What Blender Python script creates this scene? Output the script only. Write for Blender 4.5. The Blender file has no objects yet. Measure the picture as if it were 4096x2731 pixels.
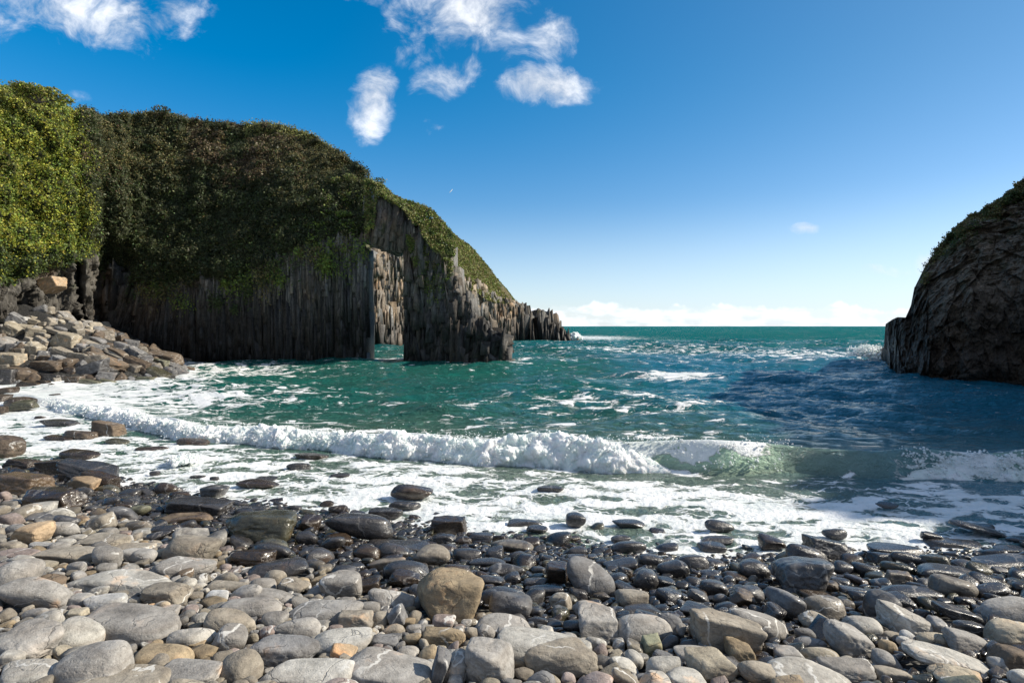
import bpy, math, random
import numpy as np
from math import radians as R
random.seed(7); RNG = np.random.default_rng(7)
sc = bpy.context.scene
COL = sc.collection

# ------------------------------------------------------------------ camera
F = 2275.0; HZ = 1304.6; CX = 2048.0; EYE = 3.2; S = 1.7415     # focal length and horizon of the photo, eye height in metres
cam_d = bpy.data.cameras.new('camera'); cam = bpy.data.objects.new('camera', cam_d); COL.objects.link(cam)
cam.location = (0, 0, EYE); cam.rotation_euler = (R(90), 0, 0)
cam_d.sensor_width = 36; cam_d.lens = 36*F/4096; cam_d.shift_y = -(1365.5-HZ)/4096
cam_d.clip_start = 0.1; cam_d.clip_end = 60000
sc.camera = cam
sc.render.resolution_x = 1024; sc.render.resolution_y = 682
sc.view_settings.view_transform = 'Standard'; sc.view_settings.look = 'None'
sc.view_settings.exposure = 0.38; sc.view_settings.gamma = 1
# ------------------------------------------------------------------ node helpers
class NT:
    def __init__(s, nt): s.nt = nt; nt.nodes.clear()
    def n(s, t, **kw):
        nd = s.nt.nodes.new(t)
        for k, v in kw.items(): setattr(nd, k, v)
        return nd
    def l(s, a, b): s.nt.links.new(a, b)
    def put(s, sock, v):
        if isinstance(v, bpy.types.NodeSocket): s.l(v, sock)
        else: sock.default_value = v
    def m(s, op, a, b=0.0, c=None, clamp=False):
        nd = s.n('ShaderNodeMath', operation=op, use_clamp=clamp)
        s.put(nd.inputs[0], a); s.put(nd.inputs[1], b)
        if c is not None: s.put(nd.inputs[2], c)
        return nd.outputs[0]
    def vm(s, op, a, b):
        nd = s.n('ShaderNodeVectorMath', operation=op); s.put(nd.inputs[0], a); s.put(nd.inputs[1], b); return nd.outputs[0]
    def ss(s, x, lo, hi, a=0.0, b=1.0):
        nd = s.n('ShaderNodeMapRange', interpolation_type='SMOOTHSTEP')
        s.put(nd.inputs[0], x); s.put(nd.inputs[1], lo); s.put(nd.inputs[2], hi); s.put(nd.inputs[3], a); s.put(nd.inputs[4], b)
        return nd.outputs[0]
    def lin(s, x, lo, hi, a=0.0, b=1.0):
        nd = s.n('ShaderNodeMapRange'); s.put(nd.inputs[0], x); s.put(nd.inputs[1], lo); s.put(nd.inputs[2], hi); s.put(nd.inputs[3], a); s.put(nd.inputs[4], b)
        return nd.outputs[0]
    def noise(s, vec, scale, detail=4, rough=0.55, dist=0.0):
        nd = s.n('ShaderNodeTexNoise'); s.l(vec, nd.inputs['Vector']); nd.inputs['Scale'].default_value = scale
        nd.inputs['Detail'].default_value = detail; nd.inputs['Roughness'].default_value = rough; nd.inputs['Distortion'].default_value = dist
        return nd.outputs['Fac']
    def noisec(s, vec, scale, detail=4, rough=0.55):
        nd = s.n('ShaderNodeTexNoise'); s.l(vec, nd.inputs['Vector']); nd.inputs['Scale'].default_value = scale
        nd.inputs['Detail'].default_value = detail; nd.inputs['Roughness'].default_value = rough
        return nd.outputs['Color']
    def vor(s, vec, scale, feature='F1', rnd=1.0):
        nd = s.n('ShaderNodeTexVoronoi', feature=feature); s.l(vec, nd.inputs['Vector']); nd.inputs['Scale'].default_value = scale
        nd.inputs['Randomness'].default_value = rnd
        return nd.outputs['Distance']
    def mapv(s, vec, scale=(1,1,1), rot=(0,0,0), loc=(0,0,0)):
        nd = s.n('ShaderNodeMapping'); s.l(vec, nd.inputs[0]); nd.inputs['Scale'].default_value = scale
        nd.inputs['Rotation'].default_value = rot; nd.inputs['Location'].default_value = loc
        return nd.outputs[0]
    def mix(s, f, a, b, blend='MIX'):
        nd = s.n('ShaderNodeMix', data_type='RGBA', blend_type=blend, clamp_factor=True)
        s.put(nd.inputs[0], f)
        for sk, v in ((nd.inputs[6], a), (nd.inputs[7], b)):
            if isinstance(v, tuple) and len(v) == 3: v = (*v, 1)
            s.put(sk, v)
        return nd.outputs[2]
    def bump(s, h, strength, dist, normal=None):
        nd = s.n('ShaderNodeBump'); nd.inputs['Strength'].default_value = strength; nd.inputs['Distance'].default_value = dist
        s.l(h, nd.inputs['Height'])
        if normal is not None: s.l(normal, nd.inputs['Normal'])
        return nd.outputs[0]
    def ramp(s, x, stops):
        nd = s.n('ShaderNodeValToRGB'); s.l(x, nd.inputs[0]); cr = nd.color_ramp
        while len(cr.elements) < len(stops): cr.elements.new(0.5)
        for e, (p, c) in zip(cr.elements, stops): e.position = p; e.color = (*c, 1)
        return nd.outputs[0]
# ------------------------------------------------------------------ world: physical sky with clouds by direction
SUN_AZ, SUN_EL = 85.0, 33.0           # azimuth from +Y towards +X
def uv(px, py): return ((px-CX)/F, (HZ-py)/F)
w = bpy.data.worlds.new('World'); sc.world = w; w.use_nodes = True
t = NT(w.node_tree)
sky = t.n('ShaderNodeTexSky', sky_type='NISHITA'); sky.sun_disc = False
sky.sun_elevation = R(SUN_EL); sky.sun_rotation = R(SUN_AZ); sky.air_density = 1.0; sky.dust_density = 0.2; sky.ozone_density = 1.5
tc = t.n('ShaderNodeTexCoord'); sp = t.n('ShaderNodeSeparateXYZ'); t.l(tc.outputs['Generated'], sp.inputs[0])
yy = t.m('MAXIMUM', sp.outputs[1], 0.02)
U = t.m('DIVIDE', sp.outputs[0], yy); V = t.m('DIVIDE', sp.outputs[2], yy)
cmb = t.n('ShaderNodeCombineXYZ'); t.l(U, cmb.inputs[0]); t.l(V, cmb.inputs[1])
warp = t.vm('ADD', cmb.outputs[0], t.vm('MULTIPLY', t.vm('SUBTRACT', t.noisec(cmb.outputs[0], 9, 3), (0.5, 0.5, 0.5)), (0.05, 0.05, 0)))
sw = t.n('ShaderNodeSeparateXYZ'); t.l(warp, sw.inputs[0])
CLOUDS = [  # px, py, rx, ry (photo), strength, rotation deg
 (1840, 40, 300, 190, .95, 0), (1990, 160, 200, 110, .5, 0), (1700, 120, 190, 160, .6, 0), (2210, 150, 130, 130, .8, 0), (1800, 300, 170, 95, .7, 20),
 (2190, 350, 215, 100, 1.3, 0), (2070, 335, 80, 60, .7, 0), (1490, 410, 105, 165, 1.05, -20), (1740, 500, 60, 60, .35, 0),
 (150, 30, 480, 180, .75, 0), (560, 70, 330, 140, .8, 15), (500, 150, 250, 100, .42, -10), (700, 110, 160, 90, .55, 0), (1420, -10, 130, 50, .6, 0),
 (300, 400, 90, 45, .25, 0), (1080, 440, 70, 90, .25, 0), (3215, 905, 75, 34, 1.0, 0), (3500, 1075, 80, 32, .8, 0), (3590, 1078, 80, 30, .75, 0), (3730, 1045, 70, 55, 1.1, 0)]
sup = None
for px, py, rx, ry, st, rot in CLOUDS:
    u0, v0 = uv(px, py); a = R(rot); ca, sa = math.cos(a), math.sin(a)
    du = t.m('SUBTRACT', sw.outputs[0], u0); dv = t.m('SUBTRACT', sw.outputs[1], v0)
    p = t.m('MULTIPLY', t.m('ADD', t.m('MULTIPLY', du, ca), t.m('MULTIPLY', dv, sa)), F/rx*1.18)
    q = t.m('MULTIPLY', t.m('SUBTRACT', t.m('MULTIPLY', dv, ca), t.m('MULTIPLY', du, sa)), F/ry*1.18)
    r2 = t.m('ADD', t.m('MULTIPLY', p, p), t.m('MULTIPLY', q, q))
    k = t.m('MULTIPLY', t.m('SUBTRACT', 1.0, t.m('MULTIPLY', r2, 0.55), clamp=True), st)
    sup = k if sup is None else t.m('MAXIMUM', sup, k)
nz = t.noise(t.mapv(warp, (1, 1.25, 1), (0, 0, R(25))), 11, 10, 0.64, 0.35)
nz2 = t.noise(t.mapv(cmb.outputs[0], (1, 1, 1), (0, 0, R(25)), (4, 2, 0)), 5, 3, 0.5)
nn = t.m('ADD', t.m('MULTIPLY', nz, 0.75), t.m('MULTIPLY', nz2, 0.35))
den = t.ss(t.m('ADD', sup, t.m('MULTIPLY', t.m('SUBTRACT', nn, 0.55), 3.6)), 0.3, 1.5)
den = t.m('MULTIPLY', den, t.ss(sup, 0.02, 0.3))
# bank of small cumulus over the horizon
bk = t.noise(t.mapv(cmb.outputs[0], (14, 40, 1)), 1.0, 6, 0.55)
bh = t.noise(t.mapv(cmb.outputs[0], (7, 0.01, 1)), 1.4, 4, 0.6)
top = t.lin(bh, 0.3, 0.7, 0.018, 0.050)
bank = t.ss(V, t.m('ADD', top, 0.003), t.m('SUBTRACT', top, 0.004))
bank = t.m('MULTIPLY', bank, t.ss(bk, 0.40, 0.56, 0.15, 0.95))
bank = t.m('MULTIPLY', bank, t.ss(U, -0.42, -0.28))
bank = t.m('MULTIPLY', bank, t.ss(sp.outputs[1], 0.0, 0.2))
den = t.m('MULTIPLY', den, t.ss(sp.outputs[1], 0.05, 0.3))
hs = t.n('ShaderNodeHueSaturation'); hs.inputs['Saturation'].default_value = 1.15; hs.inputs['Value'].default_value = 1.0
el = t.ss(sp.outputs[2], 0.0, 0.42)
gtop = t.mix(t.ss(U, -0.5, 0.95), (0.45, 1.0, 1.27), (0.74, 0.92, 0.98))
gain = t.mix(el, (1.0, 1.0, 1.12), gtop)
t.l(t.mix(1.0, sky.outputs[0], gain, 'MULTIPLY'), hs.inputs['Color'])
shade = t.ss(nz, 0.35, 0.75, 0.75, 1.1)
cw = t.n('ShaderNodeVectorMath', operation='SCALE'); cw.inputs[0].default_value = (8.2, 8.5, 9.0); t.l(shade, cw.inputs['Scale'])
c1 = t.mix(t.m('MULTIPLY', den, 0.96), hs.outputs[0], cw.outputs[0])
# pale haze low over the sea towards the sun, unseen cloud added behind the camera and overhead as neutral fill
hz_ = t.m('MULTIPLY', t.ss(sp.outputs[2], 0.22, 0.0), t.ss(sp.outputs[0], -0.6, 0.6, 0.3, 0.85))
c2 = t.mix(t.m('MULTIPLY', hz_, 0.75), c1, (5.6, 7.3, 9.0))
c2 = t.mix(bank, c2, (8.3, 8.7, 9.2))
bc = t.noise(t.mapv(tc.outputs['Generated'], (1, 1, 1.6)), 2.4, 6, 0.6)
fill_cloud = t.m('MULTIPLY', t.ss(bc, 0.42, 0.58, 0.15, 0.8), t.m('MAXIMUM', t.ss(sp.outputs[1], 0.12, -0.15), t.ss(sp.outputs[2], 0.62, 0.8)))
c2 = t.mix(fill_cloud, c2, (3.5, 3.6, 3.9))
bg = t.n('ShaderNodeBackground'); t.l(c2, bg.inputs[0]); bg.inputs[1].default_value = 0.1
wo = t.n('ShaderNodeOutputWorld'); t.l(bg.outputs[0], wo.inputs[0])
# ------------------------------------------------------------------ sun
sd = bpy.data.lights.new('sun', 'SUN'); sd.energy = 5.0; sd.angle = R(0.5); sd.color = (1, 0.92, 0.78)
so = bpy.data.objects.new('sun', sd); COL.objects.link(so)
so.rotation_euler = (R(90-SUN_EL), 0, R(180-SUN_AZ)); so.location = (30, 10, 40)

# ------------------------------------------------------------------ numpy noise
_perm = np.random.default_rng(3).permutation(256); _perm = np.concatenate([_perm, _perm, _perm])
_g = np.random.default_rng(4).normal(size=(256, 3)); _g /= np.linalg.norm(_g, axis=1)[:, None]
def perlin(P):
    P = np.asarray(P, dtype=np.float64); Pi = np.floor(P).astype(np.int64); f = P-Pi; Pi &= 255
    u = f*f*f*(f*(f*6-15)+10)
    out = 0
    for dx in (0, 1):
        for dy in (0, 1):
            for dz in (0, 1):
                h = _perm[_perm[_perm[Pi[..., 0]+dx]+Pi[..., 1]+dy]+Pi[..., 2]+dz]
                g = _g[h]
                d = g[..., 0]*(f[..., 0]-dx)+g[..., 1]*(f[..., 1]-dy)+g[..., 2]*(f[..., 2]-dz)
                wx = u[..., 0] if dx else 1-u[..., 0]; wy = u[..., 1] if dy else 1-u[..., 1]; wz = u[..., 2] if dz else 1-u[..., 2]
                out = out+d*wx*wy*wz
    return out
def fbm(P, o=4, gain=0.5, seed=0.0, ridge=False):
    P = np.asarray(P, dtype=np.float64)+seed*17.31; a = 1.0; s = 0; tot = 0
    for i in range(o):
        n = perlin(P)
        if ridge: n = 1-2*np.abs(n)*1.6
        s = s+a*n; tot += a; a *= gain; P = P*2.03+5.1
    return s/tot
def st(*a): return np.stack(np.broadcast_arrays(*a), axis=-1)
def sstep(x, a, b):
    x = np.clip((x-a)/(b-a), 0, 1); return x*x*(3-2*x)
# ------------------------------------------------------------------ mesh helpers
def mesh_np(name, V, Fc, mat=None, smooth=True, cols=None, attrs=None, parent=None):
    me = bpy.data.meshes.new(name); V = np.asarray(V, dtype=np.float32); Fc = np.asarray(Fc, dtype=np.int32)
    nf, k = Fc.shape
    me.vertices.add(len(V)); me.vertices.foreach_set('co', V.ravel())
    me.loops.add(nf*k); me.loops.foreach_set('vertex_index', Fc.ravel())
    me.polygons.add(nf); me.polygons.foreach_set('loop_start', np.arange(0, nf*k, k, dtype=np.int32)); me.polygons.foreach_set('loop_total', np.full(nf, k, dtype=np.int32))
    if smooth: me.polygons.foreach_set('use_smooth', np.ones(nf, dtype=bool))
    me.update(calc_edges=True)
    if cols is not None:
        a = me.color_attributes.new('Col', 'FLOAT_COLOR', 'POINT')
        c = np.ones((len(V), 4), dtype=np.float32); c[:, :cols.shape[1]] = cols; a.data.foreach_set('color', c.ravel())
    for nme, arr in (attrs or {}).items():
        a = me.attributes.new(nme, 'FLOAT', 'POINT'); a.data.foreach_set('value', np.asarray(arr, dtype=np.float32))
    if mat: me.materials.append(mat)
    o = bpy.data.objects.new(name, me); COL.objects.link(o)
    if parent: o.parent = parent
    return o
def grid_faces(nr, nc, wrap=False):
    i = np.arange(nr-1)[:, None]*nc; j = np.arange(nc-1)[None, :]
    a = i+j
    return np.stack([a, a+1, a+nc+1, a+nc], axis=-1).reshape(-1, 4)
def tag(o, label=None, cat=None, group=None, kind=None):
    if label: o['label'] = label
    if cat: o['category'] = cat
    if group: o['group'] = group
    if kind: o['kind'] = kind
    return o
_ico = {}
def ico(n):
    if n not in _ico:
        import bmesh
        bm = bmesh.new(); bmesh.ops.create_icosphere(bm, subdivisions=n, radius=1.0); bm.verts.ensure_lookup_table()
        v = np.array([x.co[:] for x in bm.verts]); v /= np.linalg.norm(v, axis=1)[:, None]
        f = np.array([[q.index for q in x.verts] for x in bm.faces]); bm.free(); _ico[n] = (v, f)
    return _ico[n]
# ------------------------------------------------------------------ materials
def newmat(name):
    m = bpy.data.materials.new(name); m.use_nodes = True; return m, NT(m.node_tree)
def finish(t, bs): o = t.n('ShaderNodeOutputMaterial'); t.l(bs, o.inputs[0])
def pbsdf(t, col, rough, normal=None, spec=0.5, ior=None, **kw):
    b = t.n('ShaderNodeBsdfPrincipled'); t.put(b.inputs['Base Color'], (*col, 1) if isinstance(col, tuple) and len(col) == 3 else col)
    t.put(b.inputs['Roughness'], rough); t.put(b.inputs['Specular IOR Level'], spec)
    if ior: b.inputs['IOR'].default_value = ior
    if normal is not None: t.l(normal, b.inputs['Normal'])
    return b

def stone_mat(name, per_object=True, angular=False):
    m, t = newmat(name)
    tc = t.n('ShaderNodeTexCoord')
    if per_object:
        oi = t.n('ShaderNodeObjectInfo'); tint = oi.outputs['Color']; wet0 = oi.outputs['Alpha']; rnd = oi.outputs['Random']
        co = t.vm('ADD', tc.outputs['Object'], t.vm('MULTIPLY', t.vm('ADD', rnd, (0, 0, 0)), (37, 53, 91)))
    else:
        at = t.n('ShaderNodeAttribute', attribute_name='Col'); tint = at.outputs['Color']; wet0 = at.outputs['Alpha']
        rn = t.n('ShaderNodeAttribute', attribute_name='rnd'); rnd = rn.outputs['Fac']; co = tc.outputs['Object']
    n1 = t.noise(co, 3.5, 5, 0.6); n2 = t.noise(co, 22, 5, 0.7); n3 = t.noise(co, 90, 3, 0.7)
    f = t.m('ADD', t.m('MULTIPLY', n1, 0.9), t.m('ADD', t.m('MULTIPLY', n2, 0.7), t.m('MULTIPLY', n3, 0.35)))
    f = t.lin(f, 0.64, 1.28, 0.35, 1.6)
    c = t.n('ShaderNodeVectorMath', operation='SCALE'); t.l(tint, c.inputs[0]); t.l(f, c.inputs['Scale']); c = c.outputs[0]
    # bedding bands along the stone
    bd = t.noise(t.mapv(co, (1.5, 1.5, 16), (0.35, 0.25, 0)), 1.3, 4, 0.6)
    c = t.mix(t.ss(bd, 0.42, 0.62, 0.0, 0.55), c, t.vm('MULTIPLY', c, (0.62, 0.58, 0.55)))
    # warm iron stains on some
    stn = t.m('MULTIPLY', t.ss(n1, 0.55, 0.72), t.ss(t.m('FRACT', t.m('MULTIPLY', rnd, 7.3)), 0.45, 0.9, 0.0, 0.7))
    c = t.mix(stn, c, t.vm('MULTIPLY', c, (1.5, 0.98, 0.6)))
    # calcite veins
    vd = t.vm('ADD', co, t.vm('MULTIPLY', t.noisec(co, 2.2, 4, 0.6), (0.45, 0.45, 0.45)))
    def vein(rot, sc_, wd, off):
        wv = t.n('ShaderNodeTexWave', wave_type='BANDS', bands_direction='X'); t.l(t.mapv(vd, (1, 1, 1), rot, off), wv.inputs['Vector'])
        wv.inputs['Scale'].default_value = sc_; wv.inputs['Distortion'].default_value = 1.2; wv.inputs['Detail'].default_value = 3
        return t.ss(wv.outputs['Fac'], 1.0-wd, 1.0-wd*0.3)
    v1 = t.m('MULTIPLY', vein((0.3, 0.4, 0.5), 0.75, 0.010, (3, 1, 2)), t.ss(t.m('FRACT', t.m('MULTIPLY', rnd, 13.7)), 0.38, 0.42))
    v2 = t.m('MULTIPLY', vein((1.2, 0.2, 1.9), 1.5, 0.013, (0, 5, 1)), t.ss(t.m('FRACT', t.m('MULTIPLY', rnd, 29.1)), 0.6, 0.63))
    vv = t.m('MULTIPLY', t.m('MAXIMUM', v1, v2), t.ss(t.noise(co, 1.7, 3, 0.6), 0.44, 0.53))
    c = t.mix(t.m('MULTIPLY', vv, 0.85), c, (0.62, 0.6, 0.56))
    # cracks and pits
    cr = t.vor(t.vm('ADD', co, t.vm('MULTIPLY', t.noisec(co, 5, 3), (0.25, 0.25, 0.25))), 3.2 if not angular else 2.2, 'DISTANCE_TO_EDGE')
    crk = t.m('MULTIPLY', t.ss(cr, 0.025, 0.004), t.ss(n1, 0.46, 0.6))
    c = t.mix(t.m('MULTIPLY', crk, 0.6), c, t.vm('MULTIPLY', c, (0.3, 0.3, 0.3)))
    # wetness
    wn = t.noise(co, 6, 4, 0.6)
    wet = t.ss(t.m('ADD', wet0, t.m('MULTIPLY', t.m('SUBTRACT', wn, 0.5), 1.0)), 0.22, 0.72)
    c = t.mix(wet, c, t.vm('MULTIPLY', c, (0.33, 0.31, 0.30)))
    rough = t.m('ADD', t.m('MULTIPLY', wet, -0.62), 0.88)
    rough = t.m('ADD', rough, t.m('MULTIPLY', t.m('SUBTRACT', n2, 0.5), 0.25))
    pit = t.ss(t.vor(co, 38), 0.1, 0.3)
    b = t.bump(t.m('ADD', t.m('ADD', n2, t.m('MULTIPLY', n3, 0.3)), t.m('MULTIPLY', bd, 0.6)), 0.55, 0.018 if not angular else 0.05)
    b = t.bump(t.m('SUBTRACT', t.m('MULTIPLY', pit, 0.3), crk), 0.5, 0.012, b)
    bs = pbsdf(t, c, rough, b, 0.5)
    t.put(bs.inputs['Coat Weight'], t.m('MULTIPLY', wet, 0.35)); bs.inputs['Coat Roughness'].default_value = 0.12
    finish(t, bs.outputs[0]); return m
M_STONE = stone_mat('beach_stone'); M_PEB = stone_mat('pebbles', False); M_BLOCK = stone_mat('fallen_rock', True, True)

def cliff_mat(name, stretch=True):
    m, t = newmat(name)
    tc = t.n('ShaderNodeTexCoord'); co = tc.outputs['Object']
    at = t.n('ShaderNodeAttribute', attribute_name='Col')
    n1 = t.noise(t.mapv(co, (3.2, 3.2, 0.35) if stretch else (0.8, 0.8, 0.5)), 1.8, 6, 0.7)
    n2 = t.noise(t.mapv(co, (3, 3, 1.2)), 3.2, 6, 0.75); n0 = t.noise(co, 0.16, 4, 0.6)
    f = t.lin(t.m('ADD', n1, n2), 0.72, 1.28, 0.25, 1.9)
    c = t.n('ShaderNodeVectorMath', operation='SCALE'); t.l(at.outputs['Color'], c.inputs[0]); t.l(f, c.inputs['Scale']); c = c.outputs[0]
    c = t.mix(t.ss(n0, 0.52, 0.68, 0, 0.45), c, t.vm('MULTIPLY', c, (1.35, 0.9, 0.55)))
    pl = t.noise(t.mapv(co, (2.6, 2.6, 0.5), (0, 0, 0), (9, 4, 2)), 1.3, 5, 0.7)
    c = t.mix(t.ss(pl, 0.60, 0.70, 0, 0.75), c, t.vm('ADD', t.vm('MULTIPLY', c, (1.6, 1.6, 1.6)), (0.05, 0.05, 0.048)))
    hc = t.noise(t.mapv(co, (0.9, 0.9, 5.0)), 1.0, 4, 0.6)
    c = t.mix(t.ss(hc, 0.62, 0.68, 0, 0.75), c, t.vm('MULTIPLY', c, (0.25, 0.25, 0.25)))
    g = t.n('ShaderNodeNewGeometry'); s3 = t.n('ShaderNodeSeparateXYZ'); t.l(g.outputs['Position'], s3.inputs[0])
    # dark weed and lichen of the tide zone, lichen green above
    zz = t.m('ADD', s3.outputs[2], t.m('MULTIPLY', t.m('SUBTRACT', n0, 0.5), 7))
    c = t.mix(t.ss(zz, 6.5, 2.0, 0, 0.85), c, t.vm('MULTIPLY', c, (0.26, 0.25, 0.25)))
    moss = t.m('MULTIPLY', t.ss(t.noise(co, 0.7, 5, 0.65), 0.53, 0.66), t.ss(zz, 4.5, 8.0, 0, 0.75))
    c = t.mix(moss, c, (0.045, 0.055, 0.018))
    b = t.bump(t.m('ADD', n1, t.m('MULTIPLY', n2, 0.8)), 0.9, 0.09 if stretch else 0.3)
    bs = pbsdf(t, c, t.ss(zz, 1.0, 3.0, 0.5, 0.85), b, 0.35)
    finish(t, bs.outputs[0]); return m
M_CLIFF = cliff_mat('cliff_rock'); M_CLIFF_R = cliff_mat('shaded_cliff_rock', False)

def leaf_mat(name, tr=0.25):
    m, t = newmat(name); at = t.n('ShaderNodeAttribute', attribute_name='Col')
    bs = pbsdf(t, at.outputs['Color'], 0.55, None, 0.35)
    tl = t.n('ShaderNodeBsdfTranslucent'); t.l(at.outputs['Color'], tl.inputs[0])
    mx = t.n('ShaderNodeMixShader'); mx.inputs[0].default_value = tr; t.l(bs.outputs[0], mx.inputs[1]); t.l(tl.outputs[0], mx.inputs[2])
    finish(t, mx.outputs[0]); return m
M_LEAF = leaf_mat('foliage')

def foam_mat():
    m, t = newmat('foam'); tc = t.n('ShaderNodeTexCoord'); co = tc.outputs['Object']
    n = t.noise(co, 14, 6, 0.7); n2 = t.noise(co, 60, 4, 0.7)
    c = t.mix(t.ss(t.noise(co, 2.5, 4, 0.6), 0.4, 0.62), (0.80, 0.88, 0.85), (0.95, 0.95, 0.95))
    b = t.bump(t.m('ADD', n, t.m('MULTIPLY', n2, 0.4)), 0.8, 0.05)
    bs = pbsdf(t, c, 0.7, b, 0.3)
    bs.inputs['Subsurface Weight'].default_value = 0.6; bs.inputs['Subsurface Radius'].default_value = (0.1, 0.11, 0.11); bs.inputs['Subsurface Scale'].default_value = 1
    finish(t, bs.outputs[0]); return m
M_FOAM = foam_mat()

def sea_mat():
    m, t = newmat('sea_water'); g = t.n('ShaderNodeNewGeometry'); P = g.outputs['Position']
    s3 = t.n('ShaderNodeSeparateXYZ'); t.l(P, s3.inputs[0]); Y = s3.outputs[1]
    fa = t.n('ShaderNodeAttribute', attribute_name='foam').outputs['Fac']
    th = t.n('ShaderNodeAttribute', attribute_name='thin').outputs['Fac']
    sh = t.n('ShaderNodeAttribute', attribute_name='shal').outputs['Fac']
    # body colour: murky shallow green over the shingle, emerald in the cove, teal offshore
    deep = t.mix(t.ss(Y, 40, 110), (0.013, 0.165, 0.135), (0.005, 0.165, 0.175))
    deep = t.mix(t.ss(t.noise(t.mapv(P, (0.5, 1, 1)), 0.12, 3), 0.4, 0.65, 0, 0.6), deep, t.vm('MULTIPLY', deep, (0.7, 0.75, 0.85)))
    deep = t.mix(t.m('MULTIPLY', t.ss(t.m('SUBTRACT', s3.outputs[0], t.m('MULTIPLY', Y, 0.10)), -1.0, 9.0), t.ss(Y, 90, 45, 0, 0.8)), deep, (0.010, 0.19, 0.32))
    body = t.mix(sh, deep, t.mix(t.ss(Y, 15, 12), (0.10, 0.16, 0.11), (0.17, 0.20, 0.16)))
    body = t.mix(th, body, (0.45, 0.62, 0.46))  # pale green base colour stands in for light shining through the crest
    # foam pattern
    Pw = t.vm('ADD', P, t.vm('MULTIPLY', t.vm('SUBTRACT', t.noisec(P, 0.8, 4, 0.6), (.5, .5, .5)), (1.6, 1.1, 0)))
    Ps = t.mapv(Pw, (0.55, 1.15, 1), (0, 0, R(8)))
    n1 = t.noise(Ps, 1.7, 9, 0.62)
    ve = t.vor(Ps, 1.5, 'DISTANCE_TO_EDGE'); ve2 = t.vor(t.vm('ADD', Ps, (4, 7, 0)), 4.2, 'DISTANCE_TO_EDGE')
    web = t.m('SUBTRACT', 1.0, t.m('MULTIPLY', t.m('MINIMUM', ve, t.m('MULTIPLY', ve2, 1.8)), 2.6), clamp=True)
    nn = t.m('ADD', t.m('MULTIPLY', t.lin(n1, 0.28, 0.72), 0.62), t.m('MULTIPLY', web, 0.42))
    thr = t.lin(fa, 0, 1, 1.0, 0.16)
    foam = t.ss(t.m('SUBTRACT', nn, thr), -0.015, 0.085)
    foam = t.m('MULTIPLY', foam, t.ss(fa, 0.0, 0.08))
    fl = t.noise(t.mapv(P, (1.6, 4.5, 1)), 1.0, 5, 0.62, 0.4); flp = t.noise(t.mapv(P, (.5, 1, 1)), 0.25, 3, 0.6)
    fleck = t.m('MULTIPLY', t.ss(t.m('ADD', fl, t.m('MULTIPLY', flp, 0.35)), 0.83, 0.89), t.ss(Y, 15.5, 19, 0, 0.9))
    foam = t.m('MAXIMUM', foam, fleck)
    # bumps
    w1 = t.m('ADD', t.noise(t.mapv(P, (0.7, 1.6, 1)), 1.9, 6, 0.62, 0.5), t.m('MULTIPLY', t.noise(t.mapv(P, (0.7, 1.9, 1), (0, 0, 0.2)), 5.5, 4, 0.6, 0.6), 0.35)); w2 = t.noise(t.mapv(P, (1.0, 1.8, 1)), 0.35, 3, 0.5); 
    far = t.ss(Y, 25, 200)
    fr = t.noise(P, 9, 6, 0.7)
    wb = t.n('ShaderNodeBump'); t.l(t.m('ADD', w1, t.m('MULTIPLY', t.m('MULTIPLY', w2, far), 4.0)), wb.inputs['Height']); t.l(t.lin(Y, 12.6, 17, 0.3, 0.75), wb.inputs['Distance'])
    wb.inputs['Strength'].default_value = 1.0
    fb = t.bump(t.m('ADD', t.m('MULTIPLY', foam, 0.7), t.m('ADD', t.m('MULTIPLY', n1, 1.2), t.m('MULTIPLY', fr, 0.35))), 1.0, 0.10)
    water = pbsdf(t, body, t.lin(Y, 10, 200, 0.05, 0.35), wb.outputs[0], t.lin(Y, 30, 130, 0.5, 0.0), 1.33)
    fc = t.mix(t.ss(t.m('ADD', n1, t.m('MULTIPLY', fr, 0.3)), 0.5, 0.82), (0.66, 0.71, 0.70), (0.93, 0.93, 0.93))
    fo = pbsdf(t, fc, 0.6, fb, 0.3)
    mx = t.n('ShaderNodeMixShader'); t.l(foam, mx.inputs[0]); t.l(water.outputs[0], mx.inputs[1]); t.l(fo.outputs[0], mx.inputs[2])
    finish(t, mx.outputs[0]); return m
M_SEA = sea_mat()
def ground_mat():
    m, t = newmat('shingle'); tc = t.n('ShaderNodeTexCoord'); co = tc.outputs['Object']
    v = t.vor(co, 16); n = t.noise(co, 2, 5, 0.6)
    c = t.mix(t.ss(v, 0.1, 0.6), (0.1, 0.095, 0.085), (0.02, 0.02, 0.02)); c = t.mix(t.ss(n, 0.4, 0.6), c, t.vm('MULTIPLY', c, (0.7, 0.7, 0.7)))
    bs = pbsdf(t, c, 0.7, t.bump(v, 1, -0.05)); finish(t, bs.outputs[0]); return m
M_GROUND = ground_mat()

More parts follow.
